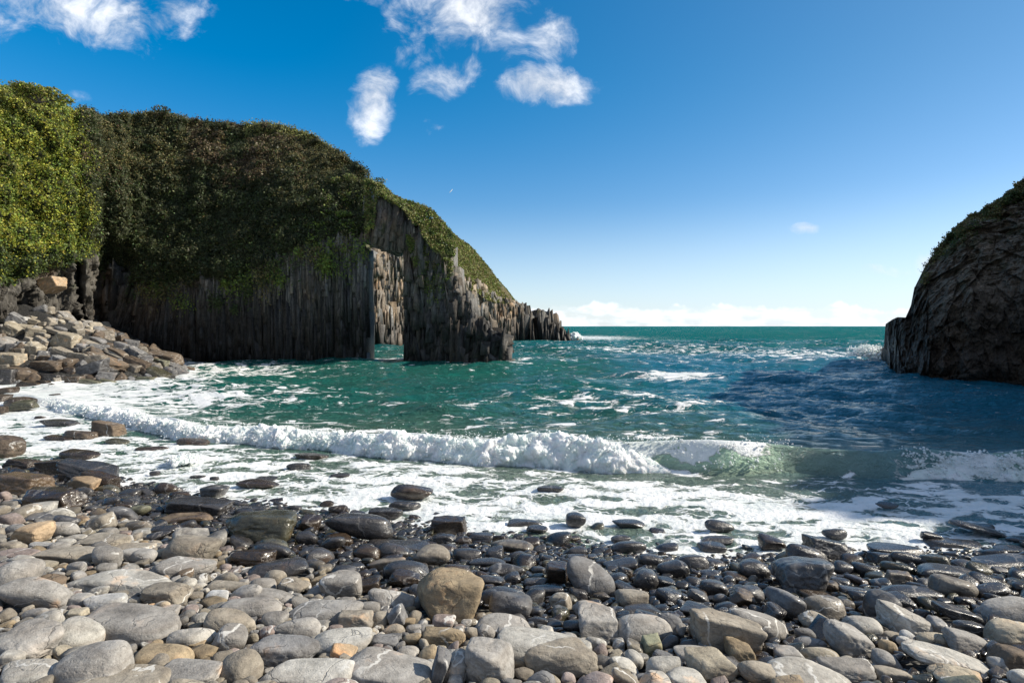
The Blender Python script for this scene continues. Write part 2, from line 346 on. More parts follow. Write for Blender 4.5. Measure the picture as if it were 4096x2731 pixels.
# ------------------------------------------------------------------ terrain function
XS = [-40, -16, -12, -6.7, -1, 2.8, 7, 12, 30]; YS = [19, 16, 13.5, 10.9, 8.8, 7.7, 8.0, 8.3, 8.6]
def yshore(X): return np.interp(X, XS, YS)
SCR = np.array([(-60, 29.3), (-27, 29.7), (-23, 31.8), (-21, 35), (-23.5, 41), (-28, 48.5), (-30, 60)])
def scree(X, Y):
    X, Y = np.broadcast_arrays(np.asarray(X, float), np.asarray(Y, float))
    d = np.full(X.shape, 1e9); 
    for a, b in zip(SCR[:-1], SCR[1:]):
        e = b-a; tt = np.clip(((X-a[0])*e[0]+(Y-a[1])*e[1])/(e@e), 0, 1)
        d = np.minimum(d, np.hypot(X-a[0]-tt*e[0], Y-a[1]-tt*e[1]))
    xe = np.interp(Y, SCR[1:, 1], SCR[1:, 0]); ye = np.interp(X, SCR[:4, 0], SCR[:4, 1])
    ins = (X < xe) & (Y > ye) & (Y > 29.3)
    return np.where(ins, d, -d)
def G(X, Y):
    X = np.asarray(X, float); Y = np.asarray(Y, float)
    ys = yshore(X); d = ys-Y
    g = np.where(d > 0, 0.16*d, 0.07*d); g = np.clip(g, -1.6, 2.6)
    s = scree(X, Y); g2 = np.clip(0.5*s, -1.8, 6)
    return np.maximum(g, g2)
def hit(px, py, water=0.02):
    k = (HZ-py)/F; tx = (px-CX)/F; Ys = np.arange(2.5, 62, 0.02)
    z = EYE+k*Ys; g = np.maximum(G(tx*Ys, Ys), water); i = np.argmax(z <= g)
    if z[i] > g[i]: return None
    return tx*Ys[i], Ys[i], g[i]

# ground sheet (shingle and sea bed)
gx = np.linspace(-62, 62, 320); gy = np.linspace(-14, 70, 260)
GX, GY = np.meshgrid(gx, gy); GZ = G(GX, GY)+0.04*fbm(st(GX*0.8, GY*0.8, 0), 3)-0.05
tag(mesh_np('beach', st(GX, GY, GZ).reshape(-1, 3), grid_faces(260, 320), M_GROUND), kind='structure')

# ------------------------------------------------------------------ sea
WX = [-40, -25, -17.2, -9.5, -4.8, -0.9, 2.5, 6.0, 8.0, 10.7, 16, 40]; WY = [34, 27, 21.7, 16.2, 14.7, 13.35, 12.65, 12.4, 11.8, 11.9, 12.6, 14]
WHX = [-30, -19, -17, -9.5, -4.8, -0.9, 2.5, 5.6, 8, 10.7, 16, 26]; WH = [0.05, 0.2, .32, .41, .42, .57, .66, .62, .48, .56, .45, .2]
def yfront(X): return np.interp(X, WX, WY)+0.22*np.sin(X*0.9+0.6)*0.5+0.1*np.sin(X*2.3)
def wavez(X, Y):
    d = Y-yfront(X); H = np.interp(X, WHX, WH)*(1+0.10*np.sin(X*1.7))
    return H*np.where(d < 0.42, sstep(d, -0.05, 0.42), np.exp(-np.clip(d-0.42, 0, None)/1.5))
rw = np.random.default_rng(11)
COMP = []
for i in range(64):
    L = 0.45*(28/0.45)**(i/63.0); th = rw.normal(0, 0.55)+0.1; COMP.append((L, math.sin(th), math.cos(th), rw.uniform(0, 6.28)))
def chop(X, Y, dy):
    h = np.zeros(X.shape)
    for L, sx, cy, ph in COMP:
        k = 2*math.pi/L; a = 0.0135*L**0.66
        att = np.clip(L/(dy*3.0)-0.6, 0, 1)
        p = k*(sx*X+cy*Y)+ph+0.6*np.sin(0.13*X+ph)
        h += att*a*(np.exp(np.sin(p)-1)*1.6-0.75)
    return h
tt = np.concatenate([-np.geomspace(3.2, 1.0, 40)[:-1], np.linspace(-1.0, 1.0, 1150), np.geomspace(1.0, 3.2, 40)[1:]])
yr = np.concatenate([np.linspace(6.6, 11.3, 90)[:-1], np.linspace(11.3, 15.2, 150)[:-1], np.geomspace(15.2, 120, 430)[:-1], np.geomspace(120, 30000, 110)])
TT, YR = np.meshgrid(tt, yr); SX = TT*YR; SY = YR
dyr = np.gradient(yr)[:, None]*np.ones_like(TT)
shelter = sstep(SY-yfront(SX), 0.3, 6)
Z = chop(SX, SY, np.maximum(dyr, 0.05))*(0.16+0.84*shelter)*np.where(SY > 20, 1, 0.75)*(1+0.6*sstep(SY, 45, 100))
Z += wavez(SX, SY)
ys = yshore(SX)
inner = sstep(SY-yfront(SX), 0.1, -0.8)
Z += inner*(0.05*fbm(st(SX*1.1, SY*1.6, 0), 4)+0.025*fbm(st(SX*4, SY*6, 3), 3, ridge=True)+0.02)
Z += 0.55*np.clip(ys-SY, 0, 1)*0.16 # thin swash running up
Z = np.where(SY < ys-1.0, -0.3, Z)
# foam coverage
def blob(X, Y, px, py, wx, wy, s):
    Yc = EYE*F/(py-HZ); Xc = (px-CX)/F*Yc; rx = wx/F*Yc; ry = EYE*F/(py-wy-HZ)-Yc
    return s*np.exp(-((X-Xc)/rx)**2-((Y-Yc)/max(ry, .2))**2)
d = SY-yfront(SX)
FO = np.where(d < 0, 0.59-0.25*np.exp(-(d/1.0)**2)+0.5*fbm(st(SX*0.3, SY*0.8, 2), 3), 0)
FO = np.where((d < 0) & (SX > 3), FO-0.1*sstep(SX, 3, 6)*np.exp(-(d/2.2)**2), FO)
FO += np.where(d >= 0, 0.30*np.exp(-d/4.0)+0.13+0.10*sstep(fbm(st(SX*0.09, SY*0.16, 5), 3), 0.0, 0.35)*sstep(SY, 15, 25), 0)
FO = FO-np.where(d > 0.3, 0.22*sstep(SX-SY*0.28, 1.5, 4.5)*(1-sstep(SY, 40, 60)), 0)
for b in [(700, 1600, 700, 50, .30), (350, 1560, 400, 60, .4), (1000, 1475, 260, 14, .45), (2740, 1495, 230, 14, .55), (2700, 1620, 330, 50, .22), (2250, 1640, 400, 60, .1),
          (2100, 1565, 90, 9, .45), (3150, 1440, 500, 22, .25), (3400, 1430, 230, 12, .45), (2050, 1450, 260, 14, .35), (1560, 1440, 110, 14, .45), (2350, 1350, 200, 8, .4), (2500, 1400, 400, 10, .2), (3100, 1410, 300, 8, .2)]:
    FO += blob(SX, SY, *b)
FO += 0.5*np.exp(-np.clip(-scree(SX, SY), 0, 99)/1.3)*(SY > 26)
FO = FO+np.where(SY > 70, 0.05, 0)
thin = sstep(d, -0.1, 0.2)*sstep(d, 0.9, 0.42)*(np.exp(-((SX-4.2)/1.8)**2)*0.9+0.35*np.exp(-((SX-10.5)/1.2)**2)+0.15)  # where light through the wave face is painted as paler water
foamface = sstep(d, -0.1, 0.1)*sstep(d, 1.0, 0.5)
FO += foamface*(0.65*sstep(SX, 3.6, 2.4)-0.30*np.exp(-((SX-6.3)/2.0)**2)+0.28*sstep(SX+.8*fbm(st(SX*1.5, SY*2, 6), 3), 7.6, 10.0)*(1+1.5*fbm(st(SX*2.2, SY*3, 16), 3)))+1.0*np.exp(-((d-.42)/.16)**2)*sstep(SX, 6.9, 5.2)*(.75+.6*fbm(st(SX*2.5, 0*SX, 4), 2))+.4*sstep(d, .02, .18)*sstep(d, .4, .2)*sstep(fbm(st(SX*1.6, d*2, 8), 3), .0, .3)*(SX > 2.4)*(SX < 6)
shal = np.clip(sstep(SY, 24, 12)+0.15*fbm(st(SX*0.1, SY*0.2, 9), 2), 0, 1)*np.where(d < 0, 0.8, 1)*(1-0.6*sstep(SX, 5, 9))
sea = mesh_np('sea', st(SX, SY, Z).reshape(-1, 3), grid_faces(len(yr), len(tt)), M_SEA, attrs={'foam': np.clip(FO, 0, 1.1).ravel(), 'thin': np.clip(thin, 0, 1).ravel(), 'shal': shal.ravel()})
tag(sea, kind='structure')

# ------------------------------------------------------------------ breaking foam: blobs fused by a voxel remesh
def fuse(name, pts, rad, vox, disp, seed=1, nsub=2):
    v, f = ico(nsub); n = len(pts)
    Vv = (v[None]*rad[:, None, None]*(0.8+0.4*RNG.random((n, 1, 3)))+pts[:, None, :]).reshape(-1, 3)
    Ff = (f[None]+(np.arange(n)*len(v))[:, None, None]).reshape(-1, 3)
    o = mesh_np(name, Vv, Ff, M_FOAM)
    md = o.modifiers.new('r', 'REMESH'); md.mode = 'VOXEL'; md.voxel_size = vox; md.use_smooth_shade = True
    dg = bpy.context.evaluated_depsgraph_get(); me2 = bpy.data.meshes.new_from_object(o.evaluated_get(dg))
    o.modifiers.clear(); o.data = me2
    nv = len(me2.vertices); co = np.empty(nv*3, dtype=np.float32); me2.vertices.foreach_get('co', co); co = co.reshape(-1, 3)
    nr = np.empty(nv*3, dtype=np.float32); me2.vertices.foreach_get('normal', nr); nr = nr.reshape(-1, 3)
    a = fbm(co*9.0, 4, 0.6, seed, ridge=True)
    co = co+nr*(disp*a)[:, None]; me2.vertices.foreach_set('co', co.astype(np.float32).ravel()); me2.update()
    if not me2.materials: me2.materials.append(M_FOAM)
    return o
rf = np.random.default_rng(5)
nx = 3000; nv_ = 90
xs_ = np.linspace(-19.5, 13.5, nx)[None]*np.ones((nv_, 1)); vs_ = np.linspace(0, 1, nv_)[:, None]*np.ones((1, nx))
Hh = np.interp(xs_, WHX, WH)*(1+0.10*np.sin(xs_*1.7)); yf_ = yfront(xs_)
on = np.where(xs_ < 3.7, 1, 0)+sstep(xs_+.5*fbm(st(xs_*2, vs_*2, 3), 2), 7.4, 11.5)*.7*sstep(fbm(st(xs_*1.1, vs_*.8, 13), 2), -.3, .1); on = np.where(xs_ < 3.7, sstep(xs_, 3.7, 1.9), on); on *= sstep(xs_, -19.5, -18)
an = vs_*math.pi*1.12-.15                                    # profile: toe, bulging front, crest, short back
lowv = fbm(st(xs_*0.8, 0*xs_, 1), 3); bulk = Hh*(.52+.28*lowv)
cy = yf_+.28; py_ = cy-np.cos(an)*(.30+.22*lowv)*(1.25-.45*vs_); pz_ = np.sin(an)*Hh*(1.0+.12*lowv)*on**.5-.05
NY = -np.cos(an); NZ = np.sin(an)
Pn = st(xs_, py_*1.0, pz_*1.0)
bl = lambda f_, o_, sd_: np.abs(fbm(Pn*f_, o_, .6, sd_))*2
dpl = .20*bl(1.7, 1, 1)*(Hh/.5)+.17*bl(4.0, 1, 2)+.085*bl(9, 1, 3)+.045*bl(20, 2, 4)-.10
dpl *= on*(.55+.6*np.sin(np.clip(an, 0, math.pi)))
py_ = py_+NY*dpl+.06*fbm(Pn*3, 2, seed=7); pz_ = pz_+NZ*dpl*.55; xs2 = xs_+.10*fbm(Pn*3.3, 2, seed=9)
pz_ = np.where(on < .03, -.4, pz_)
fcs = grid_faces(nv_, nx); ok = on[0][fcs % nx].min(1) > .03
wf = mesh_np('breaking_wave_foam', st(xs2, py_, pz_).reshape(-1, 3), fcs[ok], M_FOAM)
pts = []; rad = []
for i in range(2600):                                        # ragged lumps and flung clots, thickest on the lip
    x = rf.uniform(-19, 13.2); ctr = 0
    lump = float(fbm(np.array([[x*1.6, 1.3, 0]]), 3)[0])
    if 5.9 < x < 8.4: continue
    if x > 2.4 and x < 5.9 and rf.random() > .35+lump: continue
    if x < 2.4 and rf.random() < .5: continue
    H = float(np.interp(x, WHX, WH)); yf = float(yfront(np.array([x]))[0])
    v = rf.random() if (x < 2.4 or x > 8.4) else (rf.uniform(.8, 1.06) if rf.random() < .6+lump else rf.uniform(.3, 1.0)*(.6+lump))
    if x < 2.4: y = yf-.20+.40*v+rf.normal(0, .07); z = H*(.03+1.04*v**.8)+rf.normal(0, .035)
    else: y = yf+.0+.40*v+rf.normal(0, .03)-.06; z = H*v**.9+rf.normal(0, .02)
    n_ = rf.integers(1, 6)
    for _ in range(n_): pts.append((x+rf.normal(0, .05), y+rf.normal(0, .03), z+rf.normal(0, .035))); rad.append(rf.uniform(.007, .024))
wf2 = fuse('foam_clots', np.array(pts), np.array(rad), 00.009, 0.006)
tag(wf2, 'ragged clots of foam flung from the breaking wave', 'wave foam', kind='stuff')
tag(wf, 'white tumbling foam along the front of the breaking wave', 'wave foam', kind='stuff')
def spray(name, px, py, w, h, n, rmin, rmax, seed, label, up=1.0, base_z=0.1):
    q = np.random.default_rng(seed); Yc = (EYE-base_z)*F/(py-HZ); Xc = (px-CX)/F*Yc; W = w/F*Yc; Hh = h/F*Yc
    ang = q.uniform(0, math.pi, n); rr = q.random(n)**0.8
    P = np.stack([Xc+np.cos(ang)*rr*W/2, Yc+q.normal(0, W/6, n), base_z+np.sin(ang)*rr*Hh*up], 1)
    r = q.uniform(rmin, rmax, n)*(1.25-rr)
    o = fuse(name, P, r, rmin*0.7, rmin*0.6, seed); tag(o, label, 'spray', kind='stuff'); return o
spray('spray', 3475, 1437, 165, 62, 1500, 0.05, 0.18, 21, 'white spray thrown up at the foot of the right cliff')
spray('spray', 2300, 1360, 60, 34, 260, 0.14, 0.5, 22, 'white spray bursting against the farthest sea stack')
spray('spray', 735, 1845, 130, 30, 900, 0.015, 0.05, 23, 'small white hump of foam over a drowned rock near the left shore')
spray('spray', 1760, 1450, 60, 16, 60, 0.05, 0.14, 24, 'low white spray at the foot of the arch pillar')
# loose droplets over the crest
v, f = ico(1); nd = 2600; q = np.random.default_rng(31)
dx = q.uniform(-18, 6.3, nd); dyf = yfront(dx); hh = np.interp(dx, WHX, WH)
dp = np.stack([dx, dyf+q.normal(0.2, .22, nd), hh*(0.3+0.75*q.random(nd))+np.abs(q.normal(0, .09, nd))], 1); dr = q.uniform(0.004, 0.014, nd)
tag(mesh_np('sea_spray_drops', (v[None]*dr[:, None, None]+dp[:, None]).reshape(-1, 3), (f[None]+(np.arange(nd)*len(v))[:, None, None]).reshape(-1, 3), M_FOAM),
    'tiny drops thrown up from the crest of the breaking wave', 'spray', kind='stuff')

def voro(P, sc_, seed):
    Q = P*sc_; b = np.floor(Q).astype(np.int64); f = Q-b; best = np.full(Q.shape[:-1], 9.); val = np.zeros(Q.shape[:-1])
    for dx in (-1, 0, 1):
        for dy in (-1, 0, 1):
            for dz in (-1, 0, 1):
                c = b+np.array([dx, dy, dz]); h = _perm[_perm[_perm[(c[..., 0]+seed) & 255]+(c[..., 1] & 255)]+(c[..., 2] & 255)]
                g = _g[h]; o = np.array([dx, dy, dz])+.5+.45*g-f; d2 = (o*o).sum(-1)
                v = _g[(h*7+3) & 255]; pl = v[..., 0]+(o*v).sum(-1)*.9
                m = d2 < best; best = np.where(m, d2, best); val = np.where(m, pl, val)
    return val
# ------------------------------------------------------------------ left headland
def tab(px, xs, ysv): return np.interp(px, xs, ysv)
SKX = [-400, 0, 60, 110, 145, 200, 270, 310, 380, 430, 480, 520, 560, 620, 680, 740, 765, 800, 850, 880, 905, 925]
SKY = [185, 200, 205, 216, 242, 252, 266, 270, 268, 280, 288, 292, 293, 293, 303, 330, 350, 370, 405, 430, 455, 468]
DBX = [-400, -100, 0, 60, 120, 180, 205, 225, 245, 300, 430, 600, 760, 850, 925]
DBY = [26, 34, 37.5, 39.5, 41.5, 44, 46, 49.3, 50.5, 50.2, 49.2, 48.7, 48.4, 48.4, 48.6]
LNX = [-400, 0, 120, 200, 260, 400, 600, 700, 800, 860, 925]; LNY = [3, 3, 3.5, 5, 6, 7, 9, 8.5, 6, 3.6, 2.0]   # how far the face leans back to its crest
VGX = [-400, 0, 60, 100, 150, 210, 235, 300, 400, 480, 540, 600, 640, 700, 760, 800, 850, 868, 905, 925]
VGY = [680, 655, 644, 627, 606, 592, 640, 648, 650, 652, 640, 615, 585, 562, 552, 548, 528, 490, 465, 462]                # lower edge of the greenery
def zof(ydisp, D): return EYE+(749-ydisp)*S/F*D
DHX = [-400, -100, 0, 60, 120, 180, 205, 225, 260, 300, 340, 430, 600, 760, 850, 925]; DHY = [26, 34, 37.5, 39.5, 41.2, 42.6, 43.7, 44.7, 46.6, 48.8, 50.3, 50.2, 48.9, 48.4, 48.4, 48.6]
def face(px, z):                       # depth of the headland face at photo column px (disp) and height z
    Db = tab(px, DBX, DBY); ln = tab(px, LNX, LNY); Dt = tab(px, DHX, DHY)+ln; zt = zof(tab(px, SKX, SKY), Dt)
    zr = zof(tab(px, VGX, VGY), Db)
    k = np.clip((z-zr*0.9)/(zt-zr*0.9), 0, 1.05); hi = sstep(z, 8.5, 13)
    return Db*(1-hi)+tab(px, DHX, DHY)*hi+ln*k**1.5
npx = 640; nz_ = 200
PX = np.linspace(-400, 925, npx)[None, :]*np.ones((nz_, 1)); sv = np.linspace(0, 1, nz_)[:, None]
ZT = zof(tab(PX, SKX, SKY), tab(PX, DHX, DHY)+tab(PX, LNX, LNY)); ZV = zof(tab(PX, VGX, VGY), tab(PX, DBX, DBY))
# cut for the left side of the arch: keep core only left of the opening
ZZ = -1.5+(ZT+1.5)*sv; DD = face(PX, ZZ); XX = (PX*S-CX)/F*DD
def veg_lump(X, Y, Zc):
    return 0.9*fbm(st(X*0.4, Y*0.4, Zc*0.45), 3, seed=2)+0.9*np.abs(fbm(st(X*0.8, Y*0.8, Zc*0.9), 3, seed=3))*1.6
ZV = ZV+1.5*fbm(st(PX*.02, 0*PX, 7), 3)+.7*fbm(st(PX*.1, 0*PX, 9), 2)
isv = sstep(ZZ, ZV-0.3, ZV+0.5)
# vegetation bulges over the rock, bigger on the sunlit bluff
bul = 1.3+1.0*sstep(PX, 240, 180)
L = veg_lump(XX, DD, ZZ)+.45*np.abs(fbm(st(XX*2, DD*2, ZZ*2.2), 3, .6, 5))*1.5*sstep(PX, 240, 200)
side = sstep(PX, 300, 240)*sstep(ZZ, 6, 11); side = np.maximum(side, sstep(PX, 232, 205))
DD2 = DD-isv*(bul*0.5+L*2.0)*(1-side)+(1-isv)*(0.5*fbm(st(XX*0.5, ZZ*0.15, 4), 3))
# vertical clefts
for c0, wd, dp_ in [(172, 7, 2.2), (232, 14, 1.0), (490, 7, .5), (300, 12, .5)]:
    DD2 += dp_*np.exp(-((PX-c0-6*np.sin(ZZ*0.6))/wd)**2)

XX = (PX*S-CX)/F*DD2
# plateau behind the crest and a back wall
back = 26
bpx = np.clip((930-PX[0])/130, 0.13, 1)
push = isv*side*(L*2.6-.3)*sstep(sv, 1.03, .9)
lean_ = XX-ZZ*.35
pr = (1-isv)*sstep(PX, 262, 222)*(.75*voro(st(lean_, DD2, ZZ*.45), .5, 3)+.42*voro(st(lean_, DD2, ZZ*.5), 1.2, 7)+.2*voro(st(lean_, DD2, ZZ*.6), 2.6, 8)+.3)
push = push+pr
XX = XX+push*0.80; DD2 = DD2-push*0.5; ZZ0 = ZZ; ZZ = ZZ+isv*side*0.35*L
rows = [st(XX, DD2, ZZ)]
last = rows[0][-1]
for kf, dz in ((0.15, -0.1), (0.4, -0.6), (1.0, -2.0)):
    r_ = last.copy(); r_[:, 1] += back*kf*bpx; r_[:, 0] = (PX[0]*S-CX)/F*r_[:, 1]; r_[:, 2] += dz*bpx; rows.append(r_[None])
r_ = rows[-1][0].copy(); r_[:, 2] = -1.5; rows.append(r_[None])
VV = np.concatenate(rows, 0)
nr_, nc_ = VV.shape[:2]
# stop the massif at the arch opening below the lintel
fc = grid_faces(nr_, nc_)
cpx = PX[0][fc % nc_].mean(1); ci = fc // nc_
zc = VV.reshape(-1, 3)[fc][:, :, 2].mean(1)
fc = fc[~((cpx > 838))]
soil = np.zeros((nr_*nc_, 3)); isv_f = np.concatenate([isv, np.ones((nr_-nz_, nc_))], 0).ravel()[:, None]
soil = np.array([0.10, 0.092, 0.08])*(1-isv_f)+np.array([0.022, 0.028, 0.01])*isv_f
cliff = mesh_np('cliff', VV.reshape(-1, 3), fc, M_CLIFF, cols=soil)
tag(cliff, kind='structure')

# ---- columns of upright bedded rock, all part of the cliff they stand on
class Blocks:
    def __init__(s): s.V = []; s.C = []
    def add(s, x0, x1, y0, y1, z0, z1, col, jit=0.04, tilt=0.0, top=0.0, yaw=0.0, tilty=0.0, tp=(0, .1)):
        c = np.array([[x0, y0, z0], [x1, y0, z0], [x1, y1, z0], [x0, y1, z0], [x0, y0, z1], [x1, y0, z1], [x1, y1, z1], [x0, y1, z1]], float)
        c += RNG.normal(0, jit, (8, 3)); h = z1-z0
        c[4:, 0] += tilt*h; c[4:, 1] += tilty*h; c[4:6, 2] += top*RNG.normal(); c[[4, 7], 2] += top*RNG.normal()
        c[4:, :2] = c[4:, :2]+(c[4:, :2].mean(0)-c[4:, :2])*RNG.uniform(*tp)
        if yaw:
            m = c[:, :2].mean(0); ca, sa = math.cos(yaw), math.sin(yaw); q = c[:, :2]-m; c[:, :2] = m+np.stack([q[:, 0]*ca-q[:, 1]*sa, q[:, 0]*sa+q[:, 1]*ca], 1)
        s.V.append(c); s.C.append(np.tile(np.array(col), (8, 1)))
    def build(s, name, mat, parent=None):
        n = len(s.V); q = np.array([[0, 3, 2, 1], [4, 5, 6, 7], [0, 1, 5, 4], [1, 2, 6, 5], [2, 3, 7, 6], [3, 0, 4, 7]])
        return mesh_np(name, np.concatenate(s.V), (q[None]+(np.arange(n)*8)[:, None, None]).reshape(-1, 4), mat, False, cols=np.concatenate(s.C), parent=parent)
def rockcol(warm=0.5, base=0.15):
    k = RNG.choice([.7, .9, 1.0, 1.1, 1.45])*RNG.uniform(.85, 1.15)*base; w_ = RNG.uniform(-0.03, 0.2)*warm
    return (k*(1+w_), k*(0.96+w_*0.25), k*(0.9-w_*0.45))
B = Blocks()
def fX(px, D): return (px*S-CX)/F*D
for layer, (wm, off, hmul) in enumerate([(0.5, 0.15, 1.2), (0.26, 0.0, 0.9), (0.17, -0.1, 0.7), (0.12, -0.2, 0.6)]):
    px = 226.0
    while px < 830:
        D0 = float(face(np.array([px]), np.array([3.0]))[0]); w_ = wm*RNG.choice([.4, .6, .9, 1.2, 2.0]); dpx = w_/D0*F/S
        zv = float(zof(tab(px, VGX, VGY), D0)); w_ *= 1.2 if px < 232 else 1; dpx *= 1.2 if px < 232 else 1
        z = -0.8 if layer == 0 else RNG.uniform(-1, 2)
        tilt = 0.28*float(sstep(np.array(px), 470, 260)) - (0.02 if px > 500 else 0)
        g0 = float(G(fX(px, D0), D0))
        while z < zv+0.2:
            h = RNG.choice([.7, 1.5, 3, 6])*RNG.uniform(.7, 1.3)*hmul**.7
            if px < 232: h = RNG.uniform(.6, 2.6); tilt = .12
            if layer and RNG.random() < (0.25 if px > 232 else .6): z += h*0.6; continue
            big = 0.9*float(fbm(np.array([[px*0.035, z*0.10, 3.0]]), 3)[0])+.35*abs(float(fbm(np.array([[px*0.12, z*.05, 9.]]), 2)[0]))
            D = D0+off-big*1.9-RNG.uniform(0, 0.13 if px > 232 else .7)
            if 790 < px < 806 and z < 6.5: D += 1.2                      # dark cleft beside the arch
            z1 = min(z+h, zv+RNG.uniform(0.1, .6))
            x = fX(px, D)+tilt*z
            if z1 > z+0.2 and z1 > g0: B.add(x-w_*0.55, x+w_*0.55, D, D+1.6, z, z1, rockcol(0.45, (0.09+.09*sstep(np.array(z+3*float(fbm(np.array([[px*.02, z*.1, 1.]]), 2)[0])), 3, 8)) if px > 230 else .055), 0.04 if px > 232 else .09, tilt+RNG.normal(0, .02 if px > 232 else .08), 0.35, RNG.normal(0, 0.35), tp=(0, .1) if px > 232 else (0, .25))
            z = z1+0.02 if z1 < zv else 99
        px += dpx*0.85
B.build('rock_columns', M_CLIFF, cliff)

# ---- arch: columns of full thickness, hanging over the opening and standing as the pillar
B = Blocks()
DA = 48.2; TH = 3.4
OX0, OX1 = 836, 931                       # opening at the front face
PTX = [818, 834, 839, 860, 880, 905, 925, 955, 990, 1020, 1040, 1046, 1051, 1058, 1075, 1076, 1100, 1106, 1125, 1150, 1155, 1156]
PTY = [548, 548, 432, 438, 448, 460, 468, 470, 484, 518, 575, 640, 655, 672, 690, 732, 738, 766, 772, 772, 785, 836]
for lay, (wm, off, y1) in enumerate([(0.42, 0.2, TH), (0.26, 0.05, 1.2), (0.17, -0.07, 1.0), (0.13, -0.16, 0.8)]):
    px = 822.0
    while px < 1154:
        w_ = wm*RNG.choice([.4, .6, 1.0, 1.5, 2.1])*(1.3 if px > 1040 else 1); dpx = w_/DA*F/S
        zt = float(zof(tab(px, PTX, PTY), DA)) - (0.25 if lay else 0)-RNG.uniform(0, .25)-((.9 if lay else .5) if px > 925 or px < 862 else 0)*(px < 1040)
        w_ = min(w_, .55 if px < 960 else 9); dpx = w_/DA*F/S
        inopen = OX0 < px < OX1
        if inopen: z = float(zof(np.interp(px, [836, 856, 870, 900, 931], [552, 558, 570, 577, 577]), DA))+RNG.uniform(-0.12, 0.3)
        elif px <= OX0: z = -1
        else: z = -1
        z00 = z
        segs = (lay > 0)
        while z < zt-0.1:
            h = RNG.uniform(1.0, 4.5)*(1 if lay == 0 else .7) if not (lay == 0 and inopen) else 99
            z1 = min(z+h, zt)
            if lay and RNG.random() < 0.3: z = z1; continue
            D = DA+off-RNG.uniform(0, .13)-1.1*float(fbm(np.array([[px*0.05, z*0.2, 7.0]]), 2)[0])
            # buttresses step out toward the foot on the right
            if px > 985: D -= 0.9*max(0, 1-(z)/8.0)*min(1, (px-985)/60)
            lean = 0.12 if inopen else 0
            x = fX(px, DA)
            if not inopen and px <= OX0: x = min(x, fX(OX0, DA)-w_*.6)
            if not inopen and px >= OX1: x = max(x, fX(OX1, DA)+w_*.6)
            tk = y1 if lay else TH*(1.0 if px < 1050 else 0.9)
            if z1-z > 0.15:
                B.add(x-w_*.56, x+w_*.56, D, D+tk, z, z1, rockcol(0.5, 0.10+.05*(z > 5)), 0.02 if px < 950 else .07, lean*0.5+RNG.normal(0, .02 if px < 960 else .05), 0.3 if px < 960 else .5, RNG.normal(0, .3) if lay else RNG.normal(0, .02 if px < 1000 else .07), tp=(0, .08) if px < 960 else (0, .4))
            z = z1
        px += dpx*0.82
# blocky steps on the sunlit right shoulder
for (p0, p1, ya, yb, off) in [(1052, 1076, 690, 840, -.9), (1072, 1103, 733, 838, -1.5), (1060, 1085, 712, 770, -1.2), (1100, 1130, 768, 840, -1.9), (1126, 1153, 772, 840, -1.4), (1030, 1052, 640, 760, -.7), (1000, 1032, 690, 838, -1.0),
                              (1025, 1060, 745, 838, -1.9), (1085, 1112, 785, 840, -2.4), (960, 985, 700, 836, -.5), (1110, 1150, 800, 840, -2.3)]:
    x0, x1 = fX(p0, DA+off), fX(p1, DA+off); n = 3
    for i in range(n):
        a = x0+(x1-x0)*i/n; b_ = x0+(x1-x0)*(i+1)/n
        B.add(a-.03, b_+.03, DA+off+RNG.uniform(-.2, .2), DA+2.2, -1 if yb > 830 else zof(yb, DA), zof(ya, DA)+RNG.uniform(-.35, .05), rockcol(1.3, 0.17), 0.12, RNG.normal(0, .04), .35, RNG.normal(0, .25), tp=(0, .3))
for i in range(520):                                          # broken ends and ledges over the pillar and its shoulder
    px = 950+200*RNG.random(); zt = float(zof(np.interp(px, PTX, PTY), DA)); z0 = RNG.uniform(-.5, max(zt-.4, 0)); d_ = .25+(0.9*max(0, 1-z0/8.0)*min(1, (px-985)/60) if px > 985 else 0)
    if px > 1100: d_ += 1.0
    w_ = RNG.uniform(.09, .32); h_ = RNG.uniform(.5, 2.4); x = fX(px, DA)
    if px < 1045 and z0 > zt-3.2: continue
    zt = min(zt, z0+h_) if px > 1045 else min(z0+h_, zt-2.0); B.add(x-w_, x+w_, DA-d_-RNG.uniform(.1, .7), DA+1, z0, min(z0+h_, zt), rockcol(.8, .13), .09, RNG.normal(0, .1), .3, RNG.normal(0, .4), tp=(0, .5))
# lintel cap slabs leaning over the opening
for i in range(16):
    px = RNG.uniform(862, 925); x = fX(px, DA); z0 = zof(RNG.uniform(520, 570), DA); B.add(x-.2, x+.2, DA-.55+RNG.uniform(-.2, .2), DA+1, z0, z0+RNG.uniform(.8, 2.2), rockcol(.8, .14), .04, .18, .2, RNG.normal(0, .2))
arch = B.build('sea_arch', M_CLIFF); tag(arch, kind='structure')

# ---- far headland with two stacks at its end
FSX = [700, 860, 960, 1035, 1060, 1080, 1100, 1120, 1140, 1165, 1180, 1188]; FSY = [520, 560, 535, 536, 552, 566, 588, 612, 640, 668, 692, 700]
FDX = [700, 857, 940, 1045, 1120, 1188]; FDY = [84, 90, 97, 108, 118, 124]
def fdep(px): return np.interp(px, FDX, FDY)
FLX = [700, 857, 960, 1050, 1140, 1188]; FLY = [6, 6, 7, 8, 5, 1.5]
nfx, nfz = 300, 120
FP = np.linspace(700, 1190, nfx)[None]*np.ones((nfz, 1)); fs = np.linspace(0, 1, nfz)[:, None]
fzt = zof(np.interp(FP, FSX, FSY), fdep(FP)+np.interp(FP, FLX, FLY)); FZ = -1+(fzt+1)*fs
FD = fdep(FP)+np.interp(FP, FLX, FLY)*fs**1.7-0.8*fbm(st(FP*0.05, FZ*0.25, 0), 4)
rows = [st((FP*S-CX)/F*FD, FD, FZ)]
